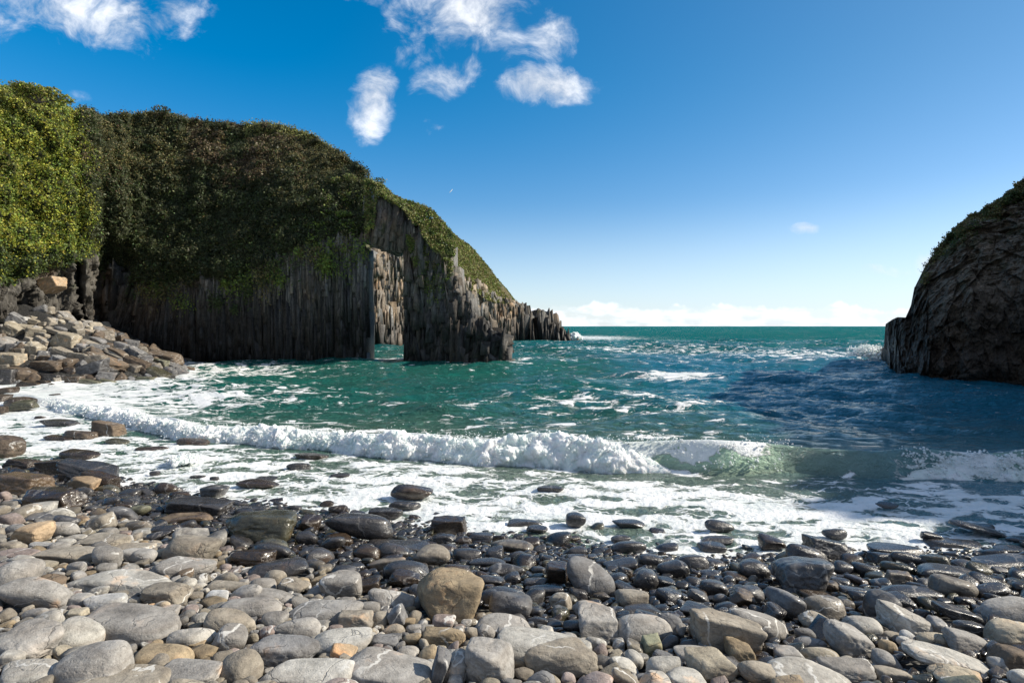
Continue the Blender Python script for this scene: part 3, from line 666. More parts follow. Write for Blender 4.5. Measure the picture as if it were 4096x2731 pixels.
l_ = rows[0][-1].copy(); l_[:, 1] += 8; l_[:, 0] = (FP[0]*S-CX)/F*(l_[:, 1]); l_[:, 2] -= 2.0; rows.append(l_[None].copy()); l_ = l_.copy(); l_[:, 2] = -1; rows.append(l_[None])
FV = np.concatenate(rows, 0)
fh = mesh_np('far_headland', FV.reshape(-1, 3), grid_faces(nfz+2, nfx), M_CLIFF, cols=np.tile([[0.10, 0.1, 0.055]], (FV.shape[0]*nfx, 1)))
tag(fh, kind='structure')
B = Blocks()
FVX = [700, 860, 935, 1045, 1100, 1140, 1188]; FVY = [585, 590, 585, 650, 660, 690, 702]
for lay, (wm, off) in enumerate([(0.6, 0.2), (0.32, 0.05), (0.25, -0.1), (.2, -.25)]):
    px = 830.0
    while px < 1192:
        D0 = float(fdep(px)); w_ = wm*RNG.uniform(.5, 1.6); zv = float(zof(np.interp(px, FVX, FVY), D0))
        z = -1 if lay == 0 else RNG.uniform(-1, 3)
        while z < zv:
            h = RNG.uniform(1.5, 6)*(1 if lay == 0 else .6)
            if lay and RNG.random() < .3: z += h; continue
            z1 = min(z+h, zv+RNG.uniform(-.4, .8)); ex = float(fbm(np.array([[px*.04, z*.12, 2]]), 3)[0])
            D = D0+off-ex*2.5-RNG.uniform(0, .35)-max(0, 1-z/7)*1.2
            x = fX(px, D)
            if z1 > z+.3: B.add(x-w_*.55, x+w_*.55, D, D+2.5, z, z1, rockcol(2.0, .18), .08, RNG.normal(0, .05), .5, RNG.normal(-0.3, .5), tp=(0, .5))
            z = z1+.02 if z1 < zv else 99
        px += w_/D0*F/S*.85
B.build('rock_columns', M_CLIFF, fh)
def stack(name, outl, D, th, label):
    B = Blocks(); xs = [a for a, b in outl]; ys_ = [b for a, b in outl]
    for lay in range(3):
        px = xs[0]
        while px < xs[-1]:
            w_ = RNG.uniform(.35, 1.1)/(1+lay*.5); zt = float(zof(np.interp(px, xs, ys_), D))-RNG.uniform(0, 1.1)*(lay+.3); x = fX(px, D)
            if lay: zt *= RNG.uniform(.3, .95)
            B.add(x-w_*.6, x+w_*.6, D-lay*.9-RNG.uniform(0, .6), D+th, -1, max(zt, .2), rockcol(.7, .12), .10, RNG.normal(.04, .05), .7, RNG.normal(0, .4), tp=(.3, .9))
            px += w_/D*F/S*.8
    o = B.build(name, M_CLIFF); tag(o, kind='structure')
stack('sea_stack', [(1183, 699), (1195, 698), (1212, 697), (1217, 702), (1224, 725), (1228, 780)], 124, 5, '')
stack('sea_stack', [(1224, 716), (1236, 712), (1243, 708), (1256, 711), (1262, 722), (1272, 726), (1285, 735), (1292, 752), (1303, 766), (1315, 777), (1322, 782)], 126, 6, '')

# ------------------------------------------------------------------ right cliff
RTX = [2008, 2018, 2030, 2034, 2050, 2062, 2080, 2092, 2100, 2120, 2150, 2180, 2220, 2280, 2320, 2352, 2500, 2800, 3200, 3600, 4300, 4834, 5600]
RTY = [822, 806, 796, 744, 733, 728, 729, 702, 662, 622, 576, 541, 506, 470, 440, 418, 330, 132, -100, -280, -560, -772, -1069]
RDX = [2005, 2017, 2030, 2043, 2070, 2134, 2230, 2352, 2500, 2800, 3200, 3600, 4300, 4834, 5600]; RDY = [57, 55.6, 50, 44.7, 41, 37.3, 35, 33.5, 30.5, 25, 20, 16.5, 13, 11.0, 9.2]
nrx, nrz = 620, 260
RP = np.concatenate([np.linspace(2009, 2352, 400), np.linspace(2352, 5600, 241)[1:]])[None]*np.ones((nrz, 1)); rs = np.linspace(0, 1, nrz)[:, None]
lnR = np.interp(RP, [2009, 2080, 2092, 2150, 2352, 2800, 4300], [0.5, 1, 2.5, 5, 7.5, 4, 2])
DR = np.interp(RP, RDX, RDY); rzt = zof(np.interp(RP, RTX, RTY), DR+lnR); RZ = -1.2+(rzt+1.2)*rs
k = np.clip(RZ/np.maximum(rzt, .5), 0, 1)
DRR = DR+lnR*np.where(k < .45, k*.35, .1575+(k-.45)**1.3*1.83)
XR = (RP*S-CX)/F*DRR
P3 = st(XR*0.35, DRR*0.35, RZ*0.28)
dsp = 1.3*fbm(P3, 3, seed=8)+0.55*fbm(P3*3.2, 4, .55, seed=9, ridge=True)+0.5*np.abs(fbm(st(XR*1.3+DRR*1.3, RZ*.25, 2), 4, .6, seed=6))*2
q_ = np.round(fbm(st(XR*.5+DRR*.5, RZ*.18, 3), 3, seed=4)*9)/9; dsp += q_*0.7+.62*voro(st(XR, DRR, RZ*.7), .45, 5)+.30*voro(st(XR, DRR, RZ*.6), 1.1, 9)+.14*voro(st(XR, DRR, RZ*.7), 2.4, 12)
DRR = DRR-dsp*sstep(RP, 2005, 2025)*0.8-0.8*np.exp(-((RZ-.6)/.9)**2)
XR = (RP*S-CX)/F*DRR
rows = [st(XR, DRR, RZ)]; l_ = rows[0][-1].copy(); l_[:, 0] += 8; l_[:, 1] += 2; l_[:, 2] -= .8; rows.append(l_[None].copy()); l_ = l_.copy(); l_[:, 0] += 10; l_[:, 2] -= 4; rows.append(l_[None].copy()); l_ = l_.copy(); l_[:, 2] = -1; rows.append(l_[None])
RV = np.concatenate(rows, 0)
cc = np.tile([[0.20, 0.16, 0.12]], (RV.shape[0]*RV.shape[1], 1))
rc = mesh_np('right_cliff', RV.reshape(-1, 3), grid_faces(RV.shape[0], RV.shape[1])[:, ::-1], M_CLIFF_R, cols=cc); tag(rc, kind='structure')
rc.data.polygons.foreach_set('use_smooth', np.zeros(len(rc.data.polygons), dtype=bool))

# ------------------------------------------------------------------ greenery: leaf-sized faces through lumpy mounds
def leaves(name, P, Nn, size, cols, label, cat, seed, spread=0.18, mat=None, updir=0.0, asp=0.6):
    q = np.random.default_rng(seed); n = len(P)
    P = P+Nn*np.abs(q.normal(0, spread, (n, 1)))+q.normal(0, spread*0.5, (n, 3))
    a = q.normal(size=(n, 3)); a[:, 2] += updir*3; a /= np.linalg.norm(a, axis=1)[:, None]
    nn = Nn*0.9+q.normal(0, 0.55, (n, 3)); b = np.cross(nn, a); b /= np.linalg.norm(b, axis=1)[:, None]
    s_ = (np.asarray(size)[:, None] if np.ndim(size) else size)*q.uniform(.55, 1.4, (n, 1))
    v0 = P-a*s_; v1 = P+b*s_*asp; v2 = P+a*s_; v3 = P-b*s_*asp
    V4 = np.stack([v0, v1, v2, v3], 1).reshape(-1, 3)
    o = mesh_np(name, V4, np.arange(4*n).reshape(-1, 4), mat or M_LEAF, False, cols=np.repeat(cols, 4, 0))
    if label: tag(o, label, cat, kind='stuff')
    return o
def surf_sample(XYZ, mask, n, seed):
    q = np.random.default_rng(seed)
    du = np.gradient(XYZ, axis=1); dv = np.gradient(XYZ, axis=0); N_ = np.cross(du, dv); ar = np.linalg.norm(N_, axis=2); N_ /= ar[..., None]+1e-9
    w_ = (ar*mask).ravel(); idx = q.choice(len(w_), n, p=w_/w_.sum())
    i = np.clip(idx//XYZ.shape[1]+q.random(n), 0, XYZ.shape[0]-1.001); j = np.clip(idx % XYZ.shape[1]+q.random(n), 0, XYZ.shape[1]-1.001)
    i0 = i.astype(int); j0 = j.astype(int); fi = (i-i0)[:, None]; fj = (j-j0)[:, None]
    P = XYZ[i0, j0]*(1-fi)*(1-fj)+XYZ[i0+1, j0]*fi*(1-fj)+XYZ[i0, j0+1]*(1-fi)*fj+XYZ[i0+1, j0+1]*fi*fj
    nn = N_[i0, j0]; return P, nn, i0, j0
def pal(k, pals, q, var=0.25):
    c = np.array(pals)[k]; return c*(1+q.normal(0, var, (len(k), 1)))*(1+q.normal(0, .08, (len(k), 3)))
core = VV[:nz_+2]
msk = np.concatenate([sstep(ZZ, ZV-0.15, ZV+0.25), np.ones((2, nc_))*0.4], 0)*(np.concatenate([PX, PX[:2]], 0) > -150)*(np.concatenate([PX, PX[:2]], 0) < 850)
P, Nn, i0, j0 = surf_sample(core, msk, 340000, 41)
if Nn[:, 1].mean() > 0: Nn = -Nn
q = np.random.default_rng(42)
vv_ = np.abs(fbm(P*.85, 3, seed=3)); kp = (vv_ > .035) | (q.random(len(P)) < .25); kp &= (np.abs(fbm(P*2.1, 2, seed=6)) > .03) | (q.random(len(P)) < .4)
P, Nn, i0, j0 = P[kp], Nn[kp], i0[kp], j0[kp]; pj = PX[0][j0]
nA = fbm(P*0.28, 3, seed=11); nB = fbm(P*0.9, 3, seed=12); nC = fbm(P*2.2, 2, seed=15)
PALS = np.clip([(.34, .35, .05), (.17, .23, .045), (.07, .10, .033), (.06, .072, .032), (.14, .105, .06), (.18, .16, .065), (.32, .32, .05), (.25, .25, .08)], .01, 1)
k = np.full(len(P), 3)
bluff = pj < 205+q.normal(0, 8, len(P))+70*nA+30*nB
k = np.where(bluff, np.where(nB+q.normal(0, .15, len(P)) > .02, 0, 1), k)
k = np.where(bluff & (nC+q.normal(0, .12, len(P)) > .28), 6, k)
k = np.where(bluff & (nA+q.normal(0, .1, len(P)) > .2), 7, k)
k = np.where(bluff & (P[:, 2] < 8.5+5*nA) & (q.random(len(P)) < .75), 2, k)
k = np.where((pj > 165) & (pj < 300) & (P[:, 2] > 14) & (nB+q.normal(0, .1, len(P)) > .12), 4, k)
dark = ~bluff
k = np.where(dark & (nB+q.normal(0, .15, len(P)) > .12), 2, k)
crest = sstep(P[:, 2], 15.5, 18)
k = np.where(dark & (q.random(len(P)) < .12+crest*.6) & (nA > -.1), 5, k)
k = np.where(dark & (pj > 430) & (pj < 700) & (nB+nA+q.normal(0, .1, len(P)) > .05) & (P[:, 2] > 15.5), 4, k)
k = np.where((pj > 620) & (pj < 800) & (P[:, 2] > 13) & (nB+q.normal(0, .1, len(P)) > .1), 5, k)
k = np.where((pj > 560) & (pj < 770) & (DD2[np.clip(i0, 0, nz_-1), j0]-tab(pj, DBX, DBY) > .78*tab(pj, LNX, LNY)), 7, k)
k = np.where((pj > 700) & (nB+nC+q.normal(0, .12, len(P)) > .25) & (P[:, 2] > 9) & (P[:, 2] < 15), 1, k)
gs_ = fbm(P*.5, 2, seed=21) > 0
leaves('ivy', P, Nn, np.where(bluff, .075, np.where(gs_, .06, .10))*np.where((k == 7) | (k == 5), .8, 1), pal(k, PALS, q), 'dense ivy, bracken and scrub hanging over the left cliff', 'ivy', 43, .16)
# tufts hanging on the rock columns below
q = np.random.default_rng(44); tp = []; tcn = []
for i in range(60):
    px = q.uniform(240, 845); zv = float(zof(tab(px, VGX, VGY), 49)); z = zv-abs(q.normal(0, 1.6))-.1
    if z < 4.5: continue
    D = float(face(np.array([px]), np.array([z]))[0])-.75; c0 = np.array([fX(px, D), D, z]); n = int(q.uniform(60, 200)); r = q.uniform(.15, .5)
    tp.append(c0+q.normal(0, 1, (n, 3))*np.array([r, .2, r*1.3])); tcn.append(np.full(n, q.choice([1, 2, 5])))
P = np.concatenate(tp); k = np.concatenate(tcn)
leaves('ivy', P, np.tile([[0, -1, .2]], (len(P), 1)), .09, pal(k, PALS, q), 'scattered green tufts on the upright rock below the ivy', 'ivy', 45, .1)

def shrub(name, px, ydisp, D, w_, h, n, ks, label, cat, seed, leaf=.08, spiky=0, group=None, flat=1.0):
    q = np.random.default_rng(seed); c0 = np.array([fX(px, D), D, float(zof(ydisp, D))])
    e = bpy.data.objects.new(name, None); COL.objects.link(e); e.location = c0; tag(e, label, cat, group)
    m = int(q.integers(5, 9)); cen = q.normal(0, .38, (m, 3))*np.array([w_, w_*.5, h]); cen[:, 2] = np.abs(cen[:, 2])*.8+h*.15
    ci = q.integers(0, m, n); dirs = q.normal(size=(n, 3)); dirs /= np.linalg.norm(dirs, axis=1)[:, None]; rr = .55+.45*q.random((n, 1))
    P = cen[ci]+dirs*rr*np.array([w_*.28, w_*.22, h*.3*flat]); kk = q.choice(ks, n)
    a = leaves('foliage', P, dirs, leaf, pal(kk, PALS, q), None, None, seed, .05, updir=spiky); a.parent = e
    Vs = []; Fs = []
    for i in range(m):
        p0 = np.array([q.normal(0, .1), .1, -.4]); p1 = cen[i]
        d_ = p1-p0; s1 = np.cross(d_, [0, 1, .01]); s1 /= np.linalg.norm(s1); s2 = np.cross(d_, s1); s2 /= np.linalg.norm(s2)
        b = len(Vs)*1
        for tq, rr_ in ((0, .06), (.5, .04), (1, .015)):
            c = p0+d_*tq+(q.normal(0, .06, 3) if tq == .5 else 0)
            for ang in range(5): Vs.append(c+rr_*(s1*math.cos(ang*1.2566)+s2*math.sin(ang*1.2566)))
        for r_ in range(2):
            for ang in range(5): Fs.append([b+r_*5+ang, b+r_*5+(ang+1) % 5, b+(r_+1)*5+(ang+1) % 5, b+(r_+1)*5+ang])
    mesh_np('stem', Vs, Fs, M_LEAF, True, cols=np.tile([[.12, .1, .08]], (len(Vs), 1)), parent=e)
    return e
shrub('bramble_bush', 595, 342, 56, 2.6, 1.3, 2600, [4, 4, 5], 'brown leafless bramble bush below the crest of the left cliff', 'bush', 51, .07, .3)
shrub('juniper_bush', 745, 470, 50.0, 2.6, .9, 2600, [2, 1, 3], 'dark green wind-combed bush spreading in layers left of the arch', 'bush', 52, .08, 0, flat=.6)
shrub('juniper_bush', 790, 500, 48.6, 2.4, .9, 2400, [2, 1, 1], 'green bush hanging just above the left side of the arch', 'bush', 53, .08, 0, flat=.6)
shrub('juniper_bush', 715, 447, 51.5, 1.9, .6, 1600, [1, 2, 3], 'flat green bush uppermost of the layered bushes on the cliff', 'bush', 54, .08, 0, flat=.5)
shrub('gorse_bush', 690, 378, 54, 1.9, .8, 1700, [1, 0, 5], 'yellow-green gorse on the slope under the grassy crest', 'bush', 55, .07)
shrub('gorse_bush', 830, 425, 51, 2.2, 1.0, 2000, [2, 5, 1], 'olive gorse clump on the falling ridge above the arch', 'bush', 56, .07)
shrub('gorse_bush', 335, 348, 54, 1.9, 1.0, 1700, [3, 2], 'dim green bush in the shaded hollow of the cliff', 'bush', 57, .09)
shrub('windswept_tree', 385, 276, 56, 3.0, 1.0, 2600, [3, 4, 2], 'low windswept tree breaking the skyline of the left cliff', 'tree', 58, .08, .1)
shrub('windswept_tree', 85, 222, 40.2, 2.2, .9, 3000, [0, 1, 5], 'rounded green tree crown on the top of the sunlit bluff', 'tree', 59, .075)
# greenery of the arch top and its right shoulder
def region(name, n, pxs, ytop, ybot, D, ks, label, seed, size=.085, back=1.5, cat='scrub'):
    q = np.random.default_rng(seed); px = q.uniform(pxs[0], pxs[-1], n); yt = np.interp(px, pxs, ytop); yb = np.interp(px, pxs, ybot)
    v_ = q.random(n)**1.2; y = yt+(yb-yt)*v_; Dd = np.interp(px, [pxs[0], pxs[-1]], D)+back*(1-v_); z = zof(y, Dd); X = fX(px, Dd)
    P = np.stack([X, Dd, z], 1); nz0 = fbm(P*1.6, 3, seed=seed); P[:, 1] -= .5*nz0; P[:, 2] += .25*nz0; kpm = fbm(P*1.1, 2, seed=seed+1) > -.12-.6*(1-v_)
    P = P[kpm]; nb = fbm(P*1.3, 2, seed=seed+2)+q.normal(0, .12, len(P)); k = np.array(ks)[np.clip(((nb+.35)/.7*len(ks)).astype(int), 0, len(ks)-1)]
    return leaves(name, P, np.tile([[.2, -.8, .5]], (len(P), 1)), size, pal(k, PALS, q), label, cat, seed+3, .12)
region('grass', 34000, [838, 858, 864, 880, 905, 925, 955, 990, 1020, 1044], [412, 420, 424, 430, 452, 464, 467, 481, 514, 545], [540, 520, 455, 452, 468, 480, 520, 570, 590, 590], (47.1, 46.9), [2, 1, 5, 7, 1], 'grass and scrub capping the sea arch', 61, .075, 1.6, 'grass')
region('grass', 5000, [935, 960, 985, 1005, 1040], [540, 560, 570, 590, 600], [560, 640, 700, 700, 640], (47.6, 47.4), [7, 1, 2], 'tufts of grass down the seaward face of the arch pillar', 65, .065, .4, 'grass')
region('grass', 26000, [1030, 1045, 1060, 1080, 1100, 1120, 1140, 1165, 1185], [532, 540, 551, 565, 587, 611, 638, 667, 694], [640, 650, 660, 665, 675, 690, 695, 698, 705], (107, 124), [5, 7, 7, 1], 'rough grass on the slope of the far headland', 71, .15, 6, 'grass')
region('grass', 5000, [850, 880, 905, 935], [545, 560, 560, 555], [640, 620, 650, 640], (91, 96), [5, 7, 1], 'dry grass on the far headland seen through the arch', 75, .15, 3, 'grass')
# right cliff grass
msk = np.clip(sstep(rs*np.ones_like(RP), .80, .97), 0, 1)*sstep(fbm(st(XR*.4, RZ*.5, 1), 3)+rs*1.0, .75, .95)*(RP > 2118)*(RP < 2700)
P, Nn, i0, j0 = surf_sample(rows[0], msk, 42000, 81)
if Nn[:, 1].mean() > 0: Nn = -Nn
q = np.random.default_rng(82); k = np.where(fbm(P*.8, 2)+q.normal(0, .1, len(P)) > 0, 2, 5)
leaves('grass', P, Nn, .075, pal(k, PALS, q), 'grass along the rounded top of the right cliff', 'grass', 83, .1, updir=.3)

# ------------------------------------------------------------------ stones
def stone_shape(seed, n, kind):
    q = np.random.default_rng(seed); v, f = ico(n)
    if kind == 'block': K, p, am = 6, q.uniform(26, 50), .03
    elif kind == 'slab': K, p, am = 12, q.uniform(7, 12), .03
    elif kind == 'facet': K, p, am = 11, q.uniform(8, 13), .03
    else: K, p, am = 15, q.uniform(3.6, 6.0), .028
    N_ = q.normal(size=(K, 3)); N_ /= np.linalg.norm(N_, axis=1)[:, None]
    ax = np.array([[1, 0, 0], [-1, 0, 0], [0, 1, 0], [0, -1, 0], [0, 0, 1], [0, 0, -1]], float)+q.normal(0, .12 if kind == 'block' else .2, (6, 3)); ax /= np.linalg.norm(ax, axis=1)[:, None]
    N_ = np.concatenate([N_, ax]); dd = np.concatenate([q.uniform(.92, 1.22, K), q.uniform(.85, 1.02, 6)])
    if kind == 'block': dd[:K] = q.uniform(.98, 1.35, K); dd[K:] = q.uniform(.72, .95, 6)
    c = np.maximum(v@N_.T, 0)/dd; r = (c**p).sum(1)**(-1/p)
    o = q.uniform(-50, 50, 3)
    r = r*(1+am*3.2*fbm(v*1.3+o, 2)+am*1.3*fbm(v*4+o, 3))
    if kind in ('block', 'facet'): r = r*(1-.05*np.abs(fbm(v*2.4+o, 2, ridge=False))*3)
    P = v*r[:, None]; P /= np.abs(P).max(0)
    if kind == 'slab': P[:, 2] = np.sign(P[:, 2])*np.abs(P[:, 2])**.85
    return P, f
SH = {'g': (.315, .298, .275), 'p': (.42, .40, .36), 'b': (.30, .265, .215), 't': (.34, .265, .17), 'o': (.38, .28, .18), 'd': (.20, .197, .197), 'k': (.17, .17, .175), 'w': (.46, .45, .43),
      'r': (.32, .26, .235), 'v': (.24, .24, .16), 'y': (.36, .315, .24), 'n': (.16, .12, .085)}
CN = {'g': 'grey', 'p': 'pale grey', 'b': 'brownish grey', 't': 'tan', 'o': 'orange', 'd': 'dark grey', 'k': 'black', 'w': 'whitish', 'r': 'pinkish', 'v': 'olive green', 'y': 'sandy', 'n': 'dark brown'}
TN = {'round': 'rounded', 'slab': 'flat', 'block': 'angular', 'facet': 'blunt-edged'}
STONES = []        # dict per placed stone
def zoneL(b): return (b[0]*.5952, 1900+b[1]*.5952, b[2]*.5952, 1900+b[3]*.5952)
def zoneM(b): q = zoneL(b); return (q[0]+1350, q[1], q[2]+1350, q[3])
def zoneR(b): q = zoneL(b); return (q[0]+2696, q[1], q[2]+2696, q[3])
def zoneC(b): return (b[0]*.6058, 1150+b[1]*.6058, b[2]*.6058, 1150+b[3]*.6058)
def zoneP(b): return (b[0]*.3189, 1200+b[1]*.3189, b[2]*.3189, 1200+b[3]*.3189)
KR = {'round': .78, 'slab': .42, 'block': .8, 'facet': .72}
def add_stone(box, kind, col, wet, roll=0.0, label=None, grp='beach', seed=None, z_extra=0.0, far=False):
    x0, y0, x1, y1 = box; pc = (x0+x1)/2; h_ = hit(pc, y1)
    if h_ is None: return
    X, Y, gz = h_; e = math.atan2(y1-HZ, F); wpx = x1-x0; hpx = y1-y0
    cr, sr = abs(math.cos(roll)), abs(math.sin(roll))
    if roll:                                   # box of a rolled ellipse back to its own axes
        A = wpx/2; Bh = hpx/2; d_ = cr**4-sr**4
        a2 = (A*A*cr*cr-Bh*Bh*sr*sr)/d_; b2 = (Bh*Bh*cr*cr-A*A*sr*sr)/d_
        if a2 > 0 and b2 > (A*.2)**2: wpx, hpx = 2*math.sqrt(a2), 2*math.sqrt(b2)
        else: wpx, hpx = 2*A*1.02, 2*max(Bh*.75, A*.22)
    a = wpx/2/F*Y; hh = hpx/2/F*Y/math.cos(e); kk = KR[kind]
    b = hh/math.sqrt((kk*math.cos(e))**2+math.sin(e)**2); b2 = min(max(b, .5*a), 1.25*a)
    c = math.sqrt(max(hh*hh-(b2*math.sin(e))**2, 0))/math.cos(e); c = min(max(c, .28*b2), 1.2*a if kind != 'slab' else .8*a)
    a, b, c = a*(1+b2*.3/Y), b2, c
    a = a*(Y+b)/Y
    X = (pc-CX)/F*(Y+b); Yc = Y+b*.92
    zb = max(float(G(X, Yc)), 0.0) if not far else gz
    zc = EYE+(HZ-(y0+y1)/2)/F*Yc+(.10*c if grp == 'beach' and y1 > 2080 else 0)
    STONES.append(dict(X=X, Y=Yc, z=zc, a=a, b=b, c=c, kind=kind, col=col, wet=wet, roll=roll, label=label, grp=grp, px=pc, py=(y0+y1)/2, area=wpx*hpx, seed=seed or len(STONES)+100, fixed=True))
LM = 'x'
L_ = [ # x0,y0,x1,y1,kind,colour,wet,roll,label
(50,700,495,920,'round','g',.12,-.25,'large smooth grey boulder with a dark blotched top at the left edge of the beach'),
(455,650,1215,805,'slab','p',0,-.05,'long pale log-shaped stone lying across the left of the beach'),
(0,580,260,810,'round','g',0,-.2,'wide light grey boulder cut by the left edge of the photo'),
(635,490,842,632,'round','g',0,0,'knobbly grey stone with white-edged hollows'),
(245,485,700,600,'slab','b',0,0,'long low brownish grey stone behind the pale log-shaped one'),
(560,405,870,500,'slab','b',0,0,None),(1100,420,1465,595,'round','b',.15,-.15,'long brownish boulder laced with white veins, resting over dark gaps'),
(1035,550,1430,700,'slab','g',.1,-.1,'flat grey stone spotted with dark wet flecks'),(930,738,1285,880,'facet','b',0,0,'humped greenish grey boulder in the left of the beach'),
(585,800,875,935,'facet','w',0,0,'whitish blocky stone beside the large smooth grey boulder'),(585,745,740,820,'round','p',0,0,None),
(565,908,1235,1148,'slab','g',0,0,'broad flat grey slab ruled with thin white veins'),(360,985,670,1200,'round','p',0,-.35,'smooth egg-shaped pale stone left of the veined slab'),
(0,1020,408,1270,'facet','g',0,-.1,'large grey boulder with a white quartz face at the left edge'),(220,930,432,1045,'round','p',0,0,None),(0,1188,165,1305,'round','p',0,0,None),
(0,1268,430,1440,'slab','p',0,0,'smooth pale slab in the bottom left corner'),(415,1162,945,1440,'round','g',0,0,'very large smooth grey boulder on the bottom edge, left side'),
(900,1150,1290,1320,'slab','t',0,0,'tan flat stone tucked behind the very large grey boulder'),(540,1290,1200,1500,'slab','b',0,0,'broad brown-topped boulder cut by the bottom edge'),
(1115,1048,1425,1180,'round','p',0,0,'oval putty-coloured stone below the veined slab'),(1430,1035,1658,1200,'round','g',0,-.3,None),(1350,913,1705,1085,'round','b',0,-.3,'tapering brownish boulder in the left half of the foreground'),
(1500,835,1900,975,'round','g',0,0,'domed grey stone with a white crystalline patch'),(1850,975,2160,1095,'round','g',0,0,'sausage-shaped grey stone ringed by two white veins'),
(1750,925,1935,1030,'round','g',0,0,'small smooth grey stone with a dimple in its top'),(1935,850,2470,1010,'slab','g',0,0,'wide grey slab with crossing white veins near the middle'),
(1637,1095,2132,1300,'facet','d',0,-.05,'large diamond-shaped grey boulder in the foreground'),(1478,1210,1760,1400,'round','b',0,0,'round brown boulder with a notch in its top on the bottom edge'),
(1090,1255,1500,1430,'slab','g',0,0,'flat grey stone with a splash of white quartz at the bottom edge'),(995,1225,1165,1330,'round','b',0,0,'small putty stone crossed by one white vein'),
(1760,1260,2460,1450,'slab','p',0,0,'wide smooth pale slab on the bottom edge, left of centre'),(2065,1050,2500,1220,'slab','p',0,0,'flat pale grey slab with fine scratches near the middle of the foreground'),
(2170,660,2460,835,'round','g',0,0,'pale round boulder split by a deep notch'),(1855,695,2060,805,'facet','b',0,-.3,None),(1770,640,1920,745,'round','b',.1,0,None),
(1680,565,2100,700,'slab','k',1,-.05,'flat black wet slab with trickling water'),(1560,510,1845,625,'facet','n',1,0,None),(1700,462,1970,570,'round','d',.8,-.1,None),
(1520,235,2005,458,'facet','v',.9,0,'big olive-topped black rock at the edge of the foam'),(1085,152,1550,290,'block','k',.9,-.05,'black oblong rock striped by pale slanting veins'),
(1340,65,1530,160,'facet','d',.6,0,'pointed dark grey rock behind the oblong black rock'),(1030,48,1205,140,'round','n',.9,0,None),(1065,255,1440,335,'slab','o',.6,.1,'rusty orange wet flat rock in front of the oblong black rock'),
(710,220,930,310,'round','d',.5,-.2,None),(870,195,1005,285,'round','v',.5,.3,None),(605,262,790,380,'facet','b',.3,.2,'brown and grey pyramid-like stone on the upper left beach'),
(100,335,343,468,'facet','o',0,.1,'orange-pink peaked stone on the left of the beach'),(325,315,530,420,'round','g',.1,0,None),(155,90,575,242,'block','n',.9,0,'cracked brown wet block on the left shore'),
(0,-10,320,145,'block','o',.75,-.05,'golden brown block at the left edge of the shore'),(480,10,670,115,'block','o',.3,-.2,'tan-orange block beside the dark layered boulder'),
(1605,30,1880,92,'slab','n',.9,0,None),(845,310,1020,385,'round','b',.5,0,None),(1020,340,1215,415,'facet','d',.9,0,None),(930,385,1135,450,'round','k',.9,0,None),(1975,385,2140,475,'round','k',.9,-.1,None),
(2145,415,2325,510,'round','d',.7,.2,None),(2205,252,2675,458,'round','k',.8,-.22,'large black hump-backed boulder with one white vein, centre left'),(885,503,1068,590,'round','g',0,0,None),(810,490,1000,580,'round','g',0,0,None),
(185,450,390,495,'slab','w',0,0,None),(1370,780,1555,865,'facet','w',0,0,None),(1545,738,1780,850,'round','g',0,.3,None),(1680,778,2005,868,'round','g',0,-.1,None),(1385,710,1660,790,'slab','b',0,0,None),
(480,795,625,900,'facet','g',0,0,None),(445,905,595,990,'block','y',0,0,'jagged sandy orange stone beside the whitish blocky one'),(1015,850,1150,920,'round','y',0,.3,None),(1075,880,1215,950,'facet','g',0,0,None),(1220,880,1345,945,'facet','r',0,0,None),
(160,900,330,975,'round','g',0,.1,None),(1200,630,1300,700,'round','n',0,0,None),(1235,695,1320,770,'round','p',0,0,None),(2215,1155,2385,1260,'facet','o',0,-.3,'orange-pink stone between the pale slabs'),(1285,1120,1385,1180,'block','t',.2,0,None),
(1990,270,2175,380,'facet','n',.9,0,None),(380,1145,490,1260,'round','y',0,0,None),(0,900,100,990,'round','b',0,-.4,None),(455,585,590,665,'round','g',0,0,None),(945,628,1025,675,'round','r',0,0,None),(270,668,450,750,'round','n',0,-.3,None),
(0,500,265,575,'slab','r',0,0,None),(60,545,230,630,'facet','p',0,0,None),(185,575,395,635,'slab','y',0,0,None),(0,105,72,180,'round','r',0,0,None),(75,215,180,260,'round','b',.1,0,None),(45,325,170,400,'round','d',0,0,None),(0,265,155,345,'facet','r',.2,0,None),
(370,430,510,480,'round','p',0,0,None),(440,400,600,445,'slab','p',0,0,None),(765,455,1045,515,'slab','b',.1,0,None),(360,275,530,350,'round','k',.6,-.2,None),(500,275,610,325,'round','o',.5,0,None),(170,260,350,330,'slab','d',.5,0,None),(575,198,668,255,'round','d',.6,0,None),
(680,145,820,215,'round','d',.9,0,None),(825,165,940,215,'round','k',.95,0,None),(930,165,1050,200,'slab','k',.9,0,None),(1135,108,1280,160,'round','n',.8,0,None),(515,82,640,150,'round','d',.8,0,None),(330,655,430,705,'round','g',0,0,None),
(2150,170,2245,215,'round','n',.8,0,None),(2205,200,2352,262,'round','n',.9,.1,None),(1590,205,1810,245,'slab','k',.9,0,None),(1930,200,2030,240,'round','d',.8,0,None)]
for r in L_: add_stone(zoneL(r[:4]), *r[4:8], label=r[8])
